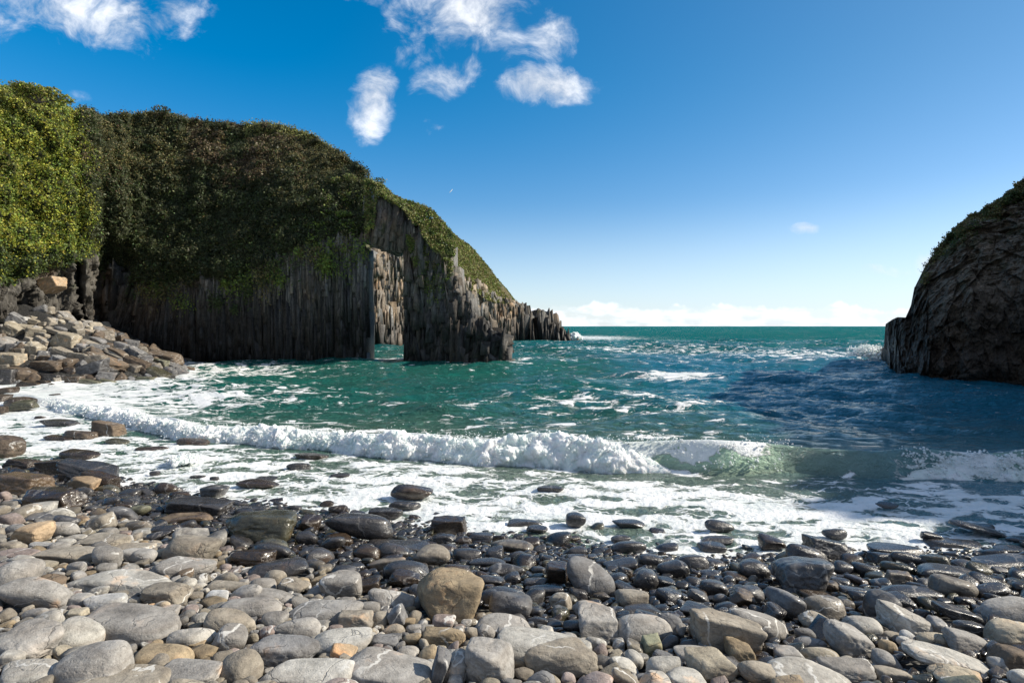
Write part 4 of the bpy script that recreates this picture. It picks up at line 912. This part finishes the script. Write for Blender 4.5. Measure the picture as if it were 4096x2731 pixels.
M_ = [
(525,655,1028,985,'facet','t',.05,-.08,'big tan boulder in the middle of the beach'),(1520,568,1860,812,'round','d',.2,-.15,'big round dark grey boulder right of the tan one'),(1010,808,1310,965,'round','d',.45,0,'dark grey boulder with a pale dried patch beside the tan boulder'),
(1250,1155,1745,1372,'facet','b',0,0,'large brown boulder on the bottom edge right of centre'),(840,1110,1190,1420,'facet','g',0,-.2,'tall grey weathered boulder on the bottom edge at centre'),(1065,1070,1700,1300,'slab','p',0,-.08,'pale flat slab lying behind the tall grey boulder'),
(895,948,1345,1092,'slab','g',0,-.1,'low grey dome in front of the tan boulder'),(1610,922,1880,1120,'block','g',0,-.1,'squarish grey boulder with a cross of white veins'),(1870,940,2255,1132,'round','g',0,-.15,'large smooth grey dome right of the squarish boulder'),
(575,1020,865,1172,'facet','t',0,-.2,'tan-grey wedge-shaped stone below the tan boulder'),(720,1200,900,1392,'round','g',0,-.4,'grey stone freckled with white dots leaning on the dark shard'),(635,1190,752,1410,'block','k',0,1.35,'dark thin upright shard on the bottom edge'),
(15,1215,670,1440,'slab','g',0,-.1,'broad grey slab with white scratches on the bottom edge left of the shard'),(195,775,520,905,'round','g',0,-.2,'long smooth grey stone left of the tan boulder'),(345,648,575,765,'facet','n',.9,-.1,None),(305,585,632,722,'round','k',.8,-.1,'glossy black boulder behind the tan boulder'),
(508,488,782,615,'round','b',.4,-.1,'brown oval boulder above the tan boulder'),(1028,433,1337,528,'round','b',.6,-.05,'brown loaf-shaped stone at the foam edge'),(635,290,893,405,'block','n',.75,0,'brown block with a white basal vein standing in the foam'),(345,67,640,172,'round','n',.7,-.08,'dark saddle-backed rock out in the white foam'),
(350,172,562,230,'slab','k',.9,-.1,'low black rock with a cream edge in the foam'),(195,218,440,295,'block','d',.9,0,None),(865,388,1065,458,'facet','k',.9,0,None),(620,395,800,462,'facet','k',.95,0,None),(785,418,905,474,'round','n',.8,0,None),
(985,492,1125,572,'facet','k',.9,0,'black pyramid-shaped stone near the foam edge'),(770,495,975,587,'round','k',.85,-.1,None),(885,555,1155,627,'slab','k',.9,0,None),(970,600,1265,682,'round','d',.6,.03,None),(1395,598,1560,742,'block','n',.95,0,'shiny brown wet block left of the round dark grey boulder'),
(1520,258,1668,352,'round','k',.8,0,'round black stone with a slanting vein alone in the foam'),(1335,70,1520,114,'slab','k',.9,0,None),(1265,340,1415,390,'slab','k',.9,-.05,None),(1825,440,2080,532,'round','k',.9,-.05,'black oval stone with a looping white vein in the foam'),
(1820,405,1970,452,'round','k',.9,0,None),(1845,300,2065,352,'slab','k',.95,0,None),(1135,300,1385,342,'slab','k',.9,-.03,None),(2135,458,2330,514,'slab','k',.9,0,None),(2018,533,2205,627,'round','k',.7,-.05,None),(1965,628,2165,777,'round','k',.75,0,'black stone with a deep dent in its top'),
(1785,572,2020,642,'slab','k',.9,.1,None),(2140,585,2352,692,'round','k',.9,.1,None),(1420,795,1585,907,'facet','b',.1,0,None),(1570,852,1800,952,'facet','g',.15,-.1,None),(1870,780,2085,897,'facet','b',.35,0,'brownish flat-topped angular stone right of centre'),(1900,872,2175,957,'slab','d',.9,0,None),
(2145,945,2335,1102,'facet','d',.3,-.2,None),(2030,1092,2185,1212,'block','v',.1,0,'small olive and brown cube-like block'),(1500,980,1660,1062,'round','k',.7,0,None),(1345,1025,1470,1117,'facet','p',0,0,None),(940,1010,1060,1105,'round','g',0,-.4,None),(1055,1030,1170,1107,'round','g',0,0,None),
(625,950,795,1037,'facet','r',0,0,'pinkish white patterned stone below the tan boulder'),(240,910,350,1027,'round','b',0,0,None),(350,880,465,1032,'block','d',.1,.3,'dark greenish upright wedge of rock'),(0,935,250,1057,'block','b',0,0,'squared brown stone with dark bedding lines'),(410,960,525,1022,'round','t',0,0,None),
(530,970,620,1037,'round','g',0,.3,None),(550,1165,685,1267,'round','t',0,.2,None),(410,1150,550,1212,'round','g',0,0,None),(440,1062,570,1142,'round','t',.2,0,None),(545,1103,620,1172,'round','b',0,0,None),(1290,893,1390,960,'round','d',.6,0,None),(1265,955,1420,1012,'facet','k',.9,0,None),
(960,745,1270,832,'round','k',.8,-.1,None),(1270,740,1520,812,'round','k',.85,0,None),(920,672,1140,757,'facet','k',.85,-.1,None),(715,598,900,682,'round','n',.8,0,None),(210,560,470,652,'facet','b',.6,.1,None),(105,480,290,572,'round','n',.8,-.1,None),(265,470,485,572,'round','k',.8,-.1,None),
(200,455,660,512,'slab','k',.8,-.02,'very long low black stone near the foam edge'),(95,705,290,782,'slab','n',.7,.15,None),(1660,1095,1815,1167,'round','p',0,-.1,None),(1725,1145,1815,1227,'round','r',0,.4,None),(1920,1180,2065,1287,'round','p',0,-.4,None),(1795,1225,2040,1332,'slab','p',0,-.3,None),
(2045,1238,2330,1362,'round','p',0,0,None),(2015,1325,2300,1450,'slab','p',0,0,None),(1825,1310,2035,1430,'round','b',0,-.4,None),(1500,1335,1610,1410,'round','r',0,0,None),(1835,1105,1945,1177,'round','g',.1,.2,None),(1505,1063,1620,1142,'round','g',0,-.1,None),
(0,820,140,887,'round','g',.1,0,None),(470,915,560,1002,'round','b',.2,-.3,None),(1240,690,1415,760,'facet','d',.9,0,None),(1295,612,1400,672,'round','d',.7,0,None),(1120,660,1240,735,'facet','k',.8,0,None),(745,1340,850,1420,'facet','w',0,-.3,None),(850,1020,960,1062,'round','p',0,0,None),
(820,970,905,1025,'facet','g',0,0,None),(920,932,1005,985,'round','b',.2,.2,None),(1555,765,1680,850,'facet','k',.8,-.3,None),(1710,795,1835,850,'round','b',.8,0,None),(1885,625,1980,700,'round','n',.6,0,None),(1545,490,1685,545,'round','k',.9,0,None),(1530,532,1685,585,'slab','n',.9,0,None),(1700,468,1755,505,'round','k',.9,0,None)]
for r in M_: add_stone(zoneM(r[:4]), *r[4:8], label=r[8])
R_ = [
(632,558,1065,808,'facet','k',.62,-.03,'huge flat-topped black boulder on the right of the beach'),(755,475,1030,607,'round','k',.9,-.25,'glossy black boulder with white veins just behind the huge black one'),(885,425,1160,577,'block','k',.9,-.1,'black block with upright white veins at the edge of the foam'),(1000,358,1168,427,'round','k',.9,0,None),
(550,412,748,510,'facet','n',.9,0,'shiny brown stone with a white band in the foam'),(205,308,402,387,'round','k',.85,-.1,'black dome-shaped stone in the sunlit foam'),(180,408,402,457,'slab','k',.9,0,None),(160,448,362,514,'slab','k',.9,-.1,None),(415,568,625,712,'round','k',.75,0,'round black stone left of the huge black boulder'),
(0,540,230,637,'round','k',.8,-.05,None),(1855,305,2225,417,'round','k',.8,-.25,'long black stone with white bands lying in shaded foam'),(1358,182,1515,236,'facet','k',.9,0,'black ribbed rock farthest out in the shaded foam'),(1648,378,1815,447,'facet','k',.9,-.2,None),(1690,440,2055,487,'slab','k',.9,-.03,None),
(1280,460,1690,572,'slab','k',.95,-.08,'long jagged black rock at the shaded water edge'),(1440,518,1690,617,'round','k',.8,-.2,None),(1310,525,1510,612,'facet','k',.95,-.1,None),(1105,535,1285,617,'round','n',.7,0,None),(1615,598,2055,717,'slab','k',.9,-.1,'long smooth black slab on the shaded right shore'),
(1405,650,1595,742,'block','b',.6,-.1,'block with a pale broken face among black stones'),(1730,685,2010,842,'round','b',.5,-.25,'brownish rounded boulder at the end of the long black one'),(1362,738,1782,867,'round','k',.85,-.08,'long black bolster-shaped boulder on the right beach'),(1268,790,1470,992,'round','k',.5,0,'tall black rounded boulder in front of the bolster-shaped one'),
(1440,790,1587,922,'facet','d',.95,0,'shiny stone flashing white beside the tall black boulder'),(640,785,858,967,'round','d',.4,-.2,'round stone with a pale grey face below the huge black boulder'),(865,818,1128,980,'round','b',.45,-.1,'smooth brownish round boulder below the huge black one'),(430,738,592,867,'round','k',.6,-.2,None),
(170,708,368,817,'round','k',.7,-.1,'dark stone with upright white veins'),(75,760,248,872,'facet','d',.6,-.5,None),(360,760,557,907,'facet','n',.6,-.4,'brown wet wedge-shaped stone'),(10,862,302,972,'slab','k',.8,-.1,None),(305,885,790,1108,'round','g',.05,-.3,'long grey log-like boulder slanting down to the right'),
(78,950,615,1218,'block','b',0,-.22,'large rugged grey-brown block under the slanting log-like boulder'),(335,1130,530,1277,'facet','t',0,-.1,'blunt tan stone in front of the rugged block'),(810,938,1057,1042,'facet','b',.2,.1,None),(970,995,1360,1237,'facet','g',0,-.35,'large grey faceted boulder in the right foreground'),
(1150,962,1392,1107,'round','p',.1,-.2,'pale round boulder behind the grey faceted one'),(1395,905,1712,1087,'facet','p',.1,-.25,'pale brown boulder with dark cracks in the right foreground'),(1485,1130,2125,1348,'facet','p',0,-.22,'very long pale boulder in the right foreground'),(1340,1195,1510,1322,'round','g',0,0,None),
(1625,1065,1860,1162,'round','y',0,-.15,None),(1822,1055,2085,1197,'facet','g',0,-.25,None),(2105,1000,2460,1172,'facet','y',0,0,'cream-coloured boulder at the right edge of the photo'),(2080,862,2500,1037,'round','g',.2,.1,'large banded grey boulder cut by the right edge'),
(1740,862,2085,1017,'slab','k',.7,-.3,'flat dark slab with a bright wet rim on the right'),(1870,985,2110,1097,'round','k',.8,-.2,None),(75,1215,412,1388,'facet','y',0,-.1,'creamy brown swirled block on the bottom edge right side'),(410,1268,750,1430,'round','b',0,-.3,'smooth brown torpedo-shaped stone on the bottom edge'),
(585,1262,1160,1450,'slab','p',0,-.08,'wide pale smooth slab on the bottom edge, right side'),(960,1255,1340,1388,'facet','g',0,-.1,None),(1315,1300,1560,1388,'facet','b',0,-.1,None),(655,1155,860,1277,'facet','g',0,0,None),(858,1170,1105,1282,'round','y',0,0,None),
(1722,1298,2080,1440,'facet','y',0,-.1,'pale brown pitted stone in the bottom right'),(2045,1145,2460,1325,'facet','n',0,.1,'dark brown boulder at the right edge near the bottom'),(2255,1320,2450,1450,'round','p',0,0,'pale stone in the bottom right corner'),(1365,1115,1490,1192,'round','t',0,.1,None),
(785,1100,1020,1187,'round','d',.2,-.1,None),(1170,675,1305,752,'slab','r',.9,0,'pinkish wet disc of stone among black ones'),(990,708,1105,792,'round','n',.5,-.3,None),(1112,750,1330,822,'facet','d',.7,-.1,None),(1060,585,1200,677,'round','k',.8,-.2,None),(845,780,1100,842,'slab','n',.6,-.1,None),
(2015,740,2265,832,'facet','k',.8,.1,None),(1490,1085,1600,1162,'round','w',0,-.4,None),(1705,975,1812,1087,'facet','w',.5,0,None),(2135,1240,2235,1332,'round','g',0,0,None),(0,1160,285,1272,'slab','g',0,-.15,None),(150,1128,280,1202,'round','g',0,-.2,None),(0,965,75,1107,'round','g',.2,-.5,None),
(1980,545,2400,632,'slab','k',.95,.05,'low black ledge-like rock at the right edge of the shore'),(2145,475,2400,532,'slab','k',.9,.0,None),(2240,410,2400,462,'slab','k',.9,0,None),(1090,1215,1210,1262,'round','p',0,0,None),(-60,1322,200,1440,'slab','p',0,-.1,None),(1600,905,1745,972,'round','k',.8,0,None),
(320,648,490,725,'slab','n',.7,-.15,None),(165,640,320,690,'slab','d',.7,.05,None),(320,680,415,740,'round','k',.8,0,None),(240,800,360,870,'round','d',.7,0,None),(495,672,558,740,'facet','b',.6,.9,None),(585,865,755,990,'facet','k',.8,-.3,None),(805,1032,945,1105,'round','d',.2,0,None),
(1390,1048,1540,1110,'round','b',0,-.1,None),(1505,1055,1632,1135,'round','w',0,-.2,None),(1180,785,1320,860,'round','k',.8,-.1,None),(1112,840,1215,905,'round','b',.6,0,None),(1640,700,1725,755,'round','d',.5,0,None),(1890,820,2025,885,'facet','k',.8,-.2,None),(2125,830,2300,895,'slab','d',.9,-.1,None),
(1680,685,1975,735,'round','k',.7,-.1,None),(2270,720,2400,800,'round','n',.8,.1,None),(2080,792,2190,860,'round','k',.8,-.2,None),(1900,535,2000,592,'round','k',.9,-.1,None),(2140,625,2230,668,'round','d',.6,0,None)]
for r in R_: add_stone(zoneR(r[:4]), *r[4:8], label=r[8])
NB = len(STONES)
C_ = [(605,878,815,985,'block','n',.25,-.15,'square brown rock standing in foam near the left shore'),(410,940,630,1006,'facet','n',.5,-.1,'low dark rock left of the square brown one'),(300,975,520,1009,'slab','n',.7,0,None),(0-60,970,165,1125,'facet','n',.5,-.2,'big dark brown rock at the left edge above the beach'),
(405,1073,655,1137,'slab','n',.8,-.08,None),(50,1130,260,1205,'block','n',.9,-.1,None),(255,1128,475,1242,'block','n',.85,.1,None),(420,1140,852,1312,'block','k',.8,-.28,'dark layered boulder split by cracks on the left shore'),(385,1215,560,1300,'block','n',.8,0,None),
(540,1215,780,1335,'block','n',.85,-.15,None),(1170,995,1380,1047,'facet','n',.8,-.1,'dark peaked rock in the foam behind the breaking hump'),(875,1050,1100,1082,'slab','n',.8,0,None),(710,995,850,1037,'slab','v',.7,-.15,None),(1945,1090,2175,1137,'slab','n',.7,-.03,'flat weedy rock under the breaking wave'),
(1885,1155,2055,1200,'facet','k',.9,0,None),(985,1210,1055,1240,'round','d',.8,0,None),(1680,1248,1840,1272,'slab','k',.9,0,None),(0,655,110,717,'slab','n',.6,0,None),(60,740,262,818,'block','v',.6,.1,'weed-covered rock at the left end of the wave'),(60,715,200,790,'slab','n',.7,-.05,None),
(-40,705,70,760,'slab','n',.6,0,None),(-60,780,50,835,'block','n',.6,0,None),(330,698,412,734,'facet','n',.8,0,None),(285,725,345,747,'slab','v',.7,0,None),(220,845,300,872,'facet','n',.8,0,None),(300,870,540,917,'slab','k',.9,-.12,None),(1250,1238,1360,1254,'slab','k',.9,0,None),(1380,1245,1450,1270,'round','k',.9,0,None),
(2180,1228,2311,1252,'slab','k',.9,0,None),(1650,1388,1705,1415,'round','k',.9,0,None),(1545,1415,1640,1448,'round','k',.9,0,None)]
for r in C_: add_stone(zoneC(r[:4]), *r[4:8], label=r[8], grp='shore')
P_ = [(150,205,365,312,'block','w',0,0,'whitish block near the top of the rockfall'),(365,235,500,312,'block','y',0,-.3,None),(65,290,290,475,'block','y',0,-.45,'big sandy boulder on the left of the rockfall'),(200,300,530,405,'slab','y',0,-.1,'pale flat slab high on the rockfall'),(450,405,615,497,'block','b',0,-.1,None),
(525,330,780,442,'block','b',0,-.3,'wedge of grey-brown rock above the biggest sandy block'),(665,400,1025,637,'block','y',0,-.1,'biggest sandy block in the middle of the rockfall'),(0,225,200,302,'block','y',0,-.15,None),(-20,380,95,472,'block','t',0,-.2,None),(-20,470,250,640,'slab','g',0,-.35,'grey tilted slab at the left edge of the rockfall'),
(205,515,345,592,'block','w',0,0,None),(300,460,430,532,'block','b',0,-.2,None),(430,460,640,602,'block','b',0,-.45,None),(335,530,555,712,'block','y',0,-.45,'tall sandy block leaning left of the biggest one'),(150,590,365,722,'block','b',0,-.1,None),(665,595,895,747,'block','b',.1,-.3,None),(605,590,690,652,'block','w',0,0,None),
(-40,660,320,845,'block','y',0,-.1,'broad pale rock at the left edge, lower rockfall'),(470,680,660,772,'block','n',.2,0,None),(640,700,860,842,'block','d',.2,-.3,None),(890,650,1170,802,'block','b',.3,-.2,'folded brown rock under the biggest sandy block'),(1050,625,1570,882,'slab','n',.1,-.42,'long dark brown slab sloping down the rockfall'),
(1020,495,1290,632,'slab','b',.1,-.35,None),(980,540,1120,657,'block','d',.2,-.3,None),(1290,575,1640,727,'slab','n',.3,-.35,None),(1350,610,1600,742,'slab','b',.1,-.4,None),(1545,725,1905,872,'block','n',.5,-.35,None),(1585,800,1750,912,'block','b',.5,-.2,None),(1000,750,1360,962,'block','k',.5,.35,'black block with a peaked top near the water'),
(1250,780,1480,922,'slab','d',.6,-.6,None),(400,750,800,912,'block','n',.3,-.05,'broad brown block with a straight pale seam'),(100,830,460,982,'slab','n',.5,-.25,None),(-30,850,240,1085,'block','k',.9,-.1,'black wet layered rock at the left foot of the rockfall'),(460,910,800,1032,'block','k',.7,-.1,None),(820,945,1040,1072,'block','n',.4,0,None),
(1000,985,1280,1082,'block','v',.5,-.2,'brown rock skirted with olive weed'),(1035,925,1225,1002,'slab','n',.5,-.3,None),(460,995,640,1102,'block','n',.8,0,None),(240,1010,510,1117,'block','n',.6,-.2,None),(600,1045,825,1117,'slab','n',.6,-.15,None),(1270,990,1450,1067,'block','v',.5,-.2,None),(1480,945,1625,1002,'block','v',.7,-.1,None),
(1720,955,1990,1034,'block','v',.5,-.1,'weedy rock at the seaward corner of the rockfall'),(1770,865,1920,957,'block','n',.5,-.4,None),(1850,855,2120,992,'slab','v',.8,-.45,'black weedy rock farthest out from the rockfall'),(1915,735,2115,852,'block','v',.5,-.2,'olive mossy rock at the foot of the shaded cliff'),(1820,630,2350,824,'slab','n',.3,-.15,'long dark ledge against the foot of the cliff'),
(1590,590,1830,742,'block','d',.2,-.3,None),(1150,460,1330,562,'slab','d',0,-.4,None),(800,830,980,932,'block','n',.6,-.2,None),(870,825,1030,902,'block','n',.4,-.1,None),(30,170,200,242,'block','w',0,0,None),(-20,165,60,222,'block','g',0,0,None),(-20,300,75,357,'round','p',0,0,None),(1430,520,1600,600,'block','d',0,-.3,None),
(700,540,770,610,'block','b',0,0,None),(860,590,1015,660,'block','k',.5,0,None),(370,680,475,752,'block','b',0,-.2,None),(0,800,130,870,'block','b',.3,0,None),(700,330,830,425,'round','d',0,-.2,None),(500,270,600,330,'block','b',0,0,None),(1450,865,1600,905,'slab','n',.8,0,None),(1600,940,1720,975,'slab','v',.8,0,None)]
for r in P_: add_stone(zoneP(r[:4]), *r[4:8], label=r[8], grp='fall')
# the orange block perched on the ledge at the foot of the bluff
from mathutils import Vector
_d = Vector(((214-CX)/F, 1.0, (HZ-1146)/F)).normalized(); _ok, _h, _n, _i = cliff.ray_cast(Vector((0, 0, EYE)), _d)
_y = (_h.y if _ok else 41.0)-.25
STONES.append(dict(X=fX(123, _y), Y=_y, z=float(zof(654, _y)), a=.75, b=.6, c=.62, kind='block', col='o', wet=0, roll=.3, label='orange block perched on the ledge below the sunlit ivy', grp='fall', px=214, py=1136, area=6000, seed=991, fixed=True))

# fill the rockfall between the traced blocks
q = np.random.default_rng(90); cnt = 0
while cnt < 190:
    X = q.uniform(-40, -19); Y = q.uniform(29.5, 49); s_ = float(scree(X, Y))
    px = CX+X/Y*F
    if s_ < -.3 or px < -120: continue
    if Y > float(face(np.array([px/S]), np.array([2.]))[0])-.3: continue
    a = q.uniform(.16, .3)+.5*q.random()**3; cnt += 1; z = max(float(G(X, Y)), 0)
    high = z > 2.6
    STONES.append(dict(X=X, Y=Y, z=z+a*.05, a=a, b=a*q.uniform(.6, 1), c=a*q.uniform(.6, .9), kind=q.choice(['block', 'facet', 'slab', 'block']), yaw=q.uniform(-.8, .8), col=q.choice(list('ybbgbd' if high else 'nnbdk')), wet=0 if high else .4, roll=q.normal(-.25, .4), label=None, grp='fall', px=px, py=HZ-(z-EYE)/Y*F, area=(2*a/Y*F)**2*.6, seed=3000+cnt, fixed=False))

# height map of the beach, larger stones first, then fill
HS = .025; hx0, hy0 = -11.5, 3.0; HWN, HHN = int(23/HS), int(12/HS)
hxs = hx0+HS*(np.arange(HWN)+.5); hys = hy0+HS*(np.arange(HHN)+.5); HX, HY = np.meshgrid(hxs, hys)
HM = G(HX, HY); OCC = np.zeros_like(HM)
def stamp(X, Y, z, a, b, c, yaw=0):
    r = max(a, b); i0 = int((Y-r-hy0)/HS); i1 = int((Y+r-hy0)/HS)+2; j0 = int((X-r-hx0)/HS); j1 = int((X+r-hx0)/HS)+2
    i0, j0 = max(i0, 0), max(j0, 0); i1, j1 = min(i1, HHN), min(j1, HWN)
    if i0 >= i1 or j0 >= j1: return
    dx = HX[i0:i1, j0:j1]-X; dy = HY[i0:i1, j0:j1]-Y; ca, sa = math.cos(yaw), math.sin(yaw); u = (dx*ca+dy*sa)/a; v_ = (-dx*sa+dy*ca)/b
    r2 = u*u+v_*v_; m = r2 < 1; top = z+c*np.sqrt(np.clip(1-r2, 0, 1)); s = HM[i0:i1, j0:j1]; s[m] = np.maximum(s[m], top[m]); OCC[i0:i1, j0:j1][r2 < .9] = 1
for s_ in STONES:
    if s_['Y'] < 15: stamp(s_['X'], s_['Y'], s_['z'], s_['a'], s_['b'], s_['c'])
FILL = []
q = np.random.default_rng(77)
def tryfill(r0, r1, n, thr):
    for _ in range(n):
        Y = 3.2+q.random()**.8*9.8; X = q.uniform(-1.04, 1.04)*Y
        if abs(X) > 11: continue
        ys_ = float(yshore(X)); dsh = ys_-Y
        if dsh < -2.2: continue
        if dsh < -.05 and q.random() < min(.97, .6-dsh*.9): continue
        a = q.uniform(r0, r1)*(1.0 if dsh > .5 else .9); b = a*q.uniform(.6, .95); c = a*q.uniform(.42, .72); yaw = q.uniform(-.7, .7)
        r = (a+b)*.5; i0 = int((Y-r-hy0)/HS); i1 = int((Y+r-hy0)/HS)+1; j0 = int((X-r-hx0)/HS); j1 = int((X+r-hx0)/HS)+1
        if i0 < 0 or j0 < 0 or i1 > HHN or j1 > HWN: continue
        o = OCC[i0:i1, j0:j1]
        if o.mean() > thr: continue
        hm = HM[i0:i1, j0:j1]; base = np.percentile(hm, 25)
        z = base+c*.28
        stamp(X, Y, z, a, b, c, yaw)
        FILL.append((X, Y, z, a, b, c, yaw, dsh))
tryfill(.15, .24, 420, .08); tryfill(.09, .16, 2200, .11); tryfill(.05, .09, 30000, .22); tryfill(.03, .055, 70000, .3)
def wetness(X, Y, z):
    d_ = float(yshore(X))-Y; e_ = float(np.interp(X, [-8, -4, 0, 3, 8], [.9, 1.5, 2.5, 2.7, 2.7])); return float(np.clip(1.1-(d_-e_)/1.6+.35*float(fbm(np.array([[X*.6, Y*.6, 0]]), 2)[0])*1.5, 0, 1))
FILL.sort(key=lambda f: -(f[3]/f[1]))
room = 298-NB-len(C_)
ind = FILL[:max(room, 0)]; rest = FILL[max(room, 0):]
for X, Y, z, a, b, c, yaw, dsh in ind:
    wv = wetness(X, Y, z); cl = q.choice(list('kkdnk' if wv > .5 else 'gggppbbbyt'))
    STONES.append(dict(X=X, Y=Y, z=z, a=a, b=b, c=c, kind=q.choice(['round', 'round', 'facet', 'slab', 'facet']), col=cl, wet=wv, roll=0, yaw=yaw, label=None, grp='beach', px=CX+X/Y*F, py=HZ-(z-EYE)/Y*F, area=(2*a/Y*F)**2*.6, seed=5000+len(STONES), fixed=False))

# labels: look + the nearest named stone
marks = [s_ for s_ in STONES if s_['label']]
def short(l):
    for w_ in (' in the ', ' at the ', ' on the ', ' of the ', ' beside ', ' behind ', ' with ', ' near ', ' lying ', ' below ', ' above ', ' left of ', ' right of ', ' between ', ' among ', ' under ', ' alone', ' out in', ' cut by', ' resting', ' tucked', ' leaning', ' slanting', ' standing', ', ', ' just ', ' against ', ' along ', ' sloping', ' down '):
        pass
    return l
seen = {}
def mk_label(s_, lev):
    ms = sorted([m for m in marks if m['grp'] == s_['grp'] or s_['grp'] == 'shore'], key=lambda m: (m['px']-s_['px'])**2+((m['py']-s_['py'])*1.3)**2)
    def rel(m):
        dx = s_['px']-m['px']; dy = s_['py']-m['py']
        if abs(dx) > abs(dy)*1.4: return 'right of' if dx > 0 else 'left of'
        return 'below' if dy > 0 else 'above'
    size = 'small ' if s_['area'] < 4200 else ('large ' if s_['area'] > 20000 else '')
    pl = ''
    noun = {'beach': 'stone', 'shore': 'rock', 'fall': 'rock'}[s_['grp']]
    wet = 'wet ' if s_['wet'] > .5 else ''
    b = f"{size}{wet}{CN[s_['col']]} {TN[s_['kind']]} {noun}"
    def words(t_, n=9):
        w_ = t_.split()
        return ' '.join(w_[:n])
    def core(m):
        l = m['label']
        for cut in (' with ', ' in ', ' at ', ' on ', ' of ', ' beside ', ' behind ', ' lying ', ' below ', ' above ', ' left ', ' right ', ' between ', ' among ', ' under ', ' alone', ' out ', ' cut ', ' resting', ' tucked', ' leaning', ' slanting', ' standing', ',', ' just ', ' against ', ' along ', ' sloping', ' laced', ' striped', ' spotted', ' ruled', ' ringed', ' crossed', ' split', ' near ', ' freckled', ' farthest', ' flashing', ' perched', ' skirted'):
            i = l.find(cut)
            if i > 12: l = l[:i]
        return l
    if lev >= 7: b = ['squat', 'narrow', 'broad', 'tilted', 'low', 'short', 'blocky', 'humped', 'ridged', 'thin'][(lev-7)//7 % 10]+' '+b; lev = (lev-7) % 7
    if lev == 0: return f"{b} {rel(ms[0])} the {core(ms[0])}"
    if lev == 1: return f"{b} between the {core(ms[0])} and the {core(ms[1])}"
    return f"{b} {rel(ms[lev-1])} the {core(ms[lev-1])}"
used = set(m['label'] for m in marks)
for s_ in STONES:
    if s_['label']: continue
    for lev in range(0, 7+70):
        l = mk_label(s_, lev); wc = l.split()
        if len(wc) > 16: continue
        if l not in used: break
    s_['label'] = l; used.add(l)
for i, s_ in enumerate(STONES):
    big = s_['area'] > (9000 if s_['grp'] == 'beach' else 2500); n = 5 if big else 4
    P, f = stone_shape(s_['seed'], n, s_['kind'])
    P = P*np.array([s_['a'], s_['b'], s_['c']])
    if s_['grp'] != 'beach':                      # fallen rock: bedding ledges
        sd_ = s_['seed']; P = P*(1+.012*np.sign(np.sin(P[:, 2:3]*(5/s_['c'])+sd_))*(np.abs(P[:, 2:3]) < s_['c']*.8))
    cr, sr = math.cos(s_['roll']), math.sin(s_['roll'])
    nm = {'beach': 'beach_stone', 'shore': 'shore_rock', 'fall': 'fallen_rock'}[s_['grp']]
    o = mesh_np(nm, P, f, M_STONE if s_['grp'] == 'beach' else M_BLOCK)
    o.location = (s_['X'], s_['Y'], s_['z']); o.rotation_euler = (0, -s_['roll'], s_.get('yaw', 0)) if True else None
    k = random.uniform(.88, 1.12); c = SH[s_['col']]; o.color = (c[0]*k, c[1]*k, c[2]*k, s_['wet'])
    tag(o, s_['label'], 'stone' if s_['grp'] == 'beach' else 'rock', {'beach': 'stones of the boulder beach', 'shore': 'rocks standing in the foam by the left shore', 'fall': 'fallen rocks piled below the left cliff'}[s_['grp']])

# the small pebbles between them, nobody could count them
SHP = [stone_shape(8000+i, 3, kd) for i, kd in enumerate(['round', 'round', 'facet', 'facet', 'slab', 'slab', 'facet', 'block'])]
Vs, Fs, Cs, Rn = [], [], [], []; off = 0
for i, (X, Y, z, a, b, c, yaw, dsh) in enumerate(rest):
    P, f = SHP[i % 8]
    ca, sa = math.cos(yaw), math.sin(yaw); tl = q.normal(0, .2)
    P = P*np.array([a, b, c]); P = np.stack([P[:, 0]*ca-P[:, 1]*sa, P[:, 0]*sa+P[:, 1]*ca, P[:, 2]+P[:, 0]*tl], 1)+np.array([X, Y, z])
    wv = wetness(X, Y, z); cl = SH[q.choice(list('kkdnkv' if wv > .5 else 'gggppbbbydrt'))]; k = q.uniform(.55, 1.05)  # pebble tints lowered for the shade and dirt of the gaps
    Vs.append(P); Fs.append(f+off); off += len(P); Cs.append(np.tile([[cl[0]*k, cl[1]*k, cl[2]*k, wv]], (len(P), 1))); Rn.append(np.full(len(P), q.random()))
peb = mesh_np('pebbles', np.concatenate(Vs), np.concatenate(Fs), M_PEB, True, cols=np.concatenate(Cs), attrs={'rnd': np.concatenate(Rn)})
tag(peb, 'small rounded pebbles filling the gaps between the beach stones', 'pebbles', kind='stuff')
print('STONES', len(STONES), 'beach', sum(s['grp'] == 'beach' for s in STONES), 'fill', len(FILL), 'rest', len(rest))

# short vapour trail high in the sky
cm, t = newmat('vapour'); bs = pbsdf(t, (.9, .9, .9), 1.0, None, 0); finish(t, bs.outputs[0])
D = 9000.0; a0 = np.array(((1797-CX)/F*D, D, EYE+(HZ-772)/F*D)); a1 = np.array(((1811-CX)/F*D, D, EYE+(HZ-756)/F*D))
Vs = []; Fs = []
for k_, (r) in enumerate((.5, 6, 8, 5, .5)):
    c = a0+(a1-a0)*k_/4
    for j in range(8): an = j*math.pi/4; Vs.append(c+np.array([math.cos(an)*r*.7, math.sin(an)*r, -math.cos(an)*r*.7]))
for k_ in range(4):
    for j in range(8): Fs.append([k_*8+j, k_*8+(j+1) % 8, (k_+1)*8+(j+1) % 8, (k_+1)*8+j])
tag(mesh_np('vapour_trail', Vs, Fs, cm), 'short white vapour trail high in the blue sky right of the cliff', 'vapour trail')
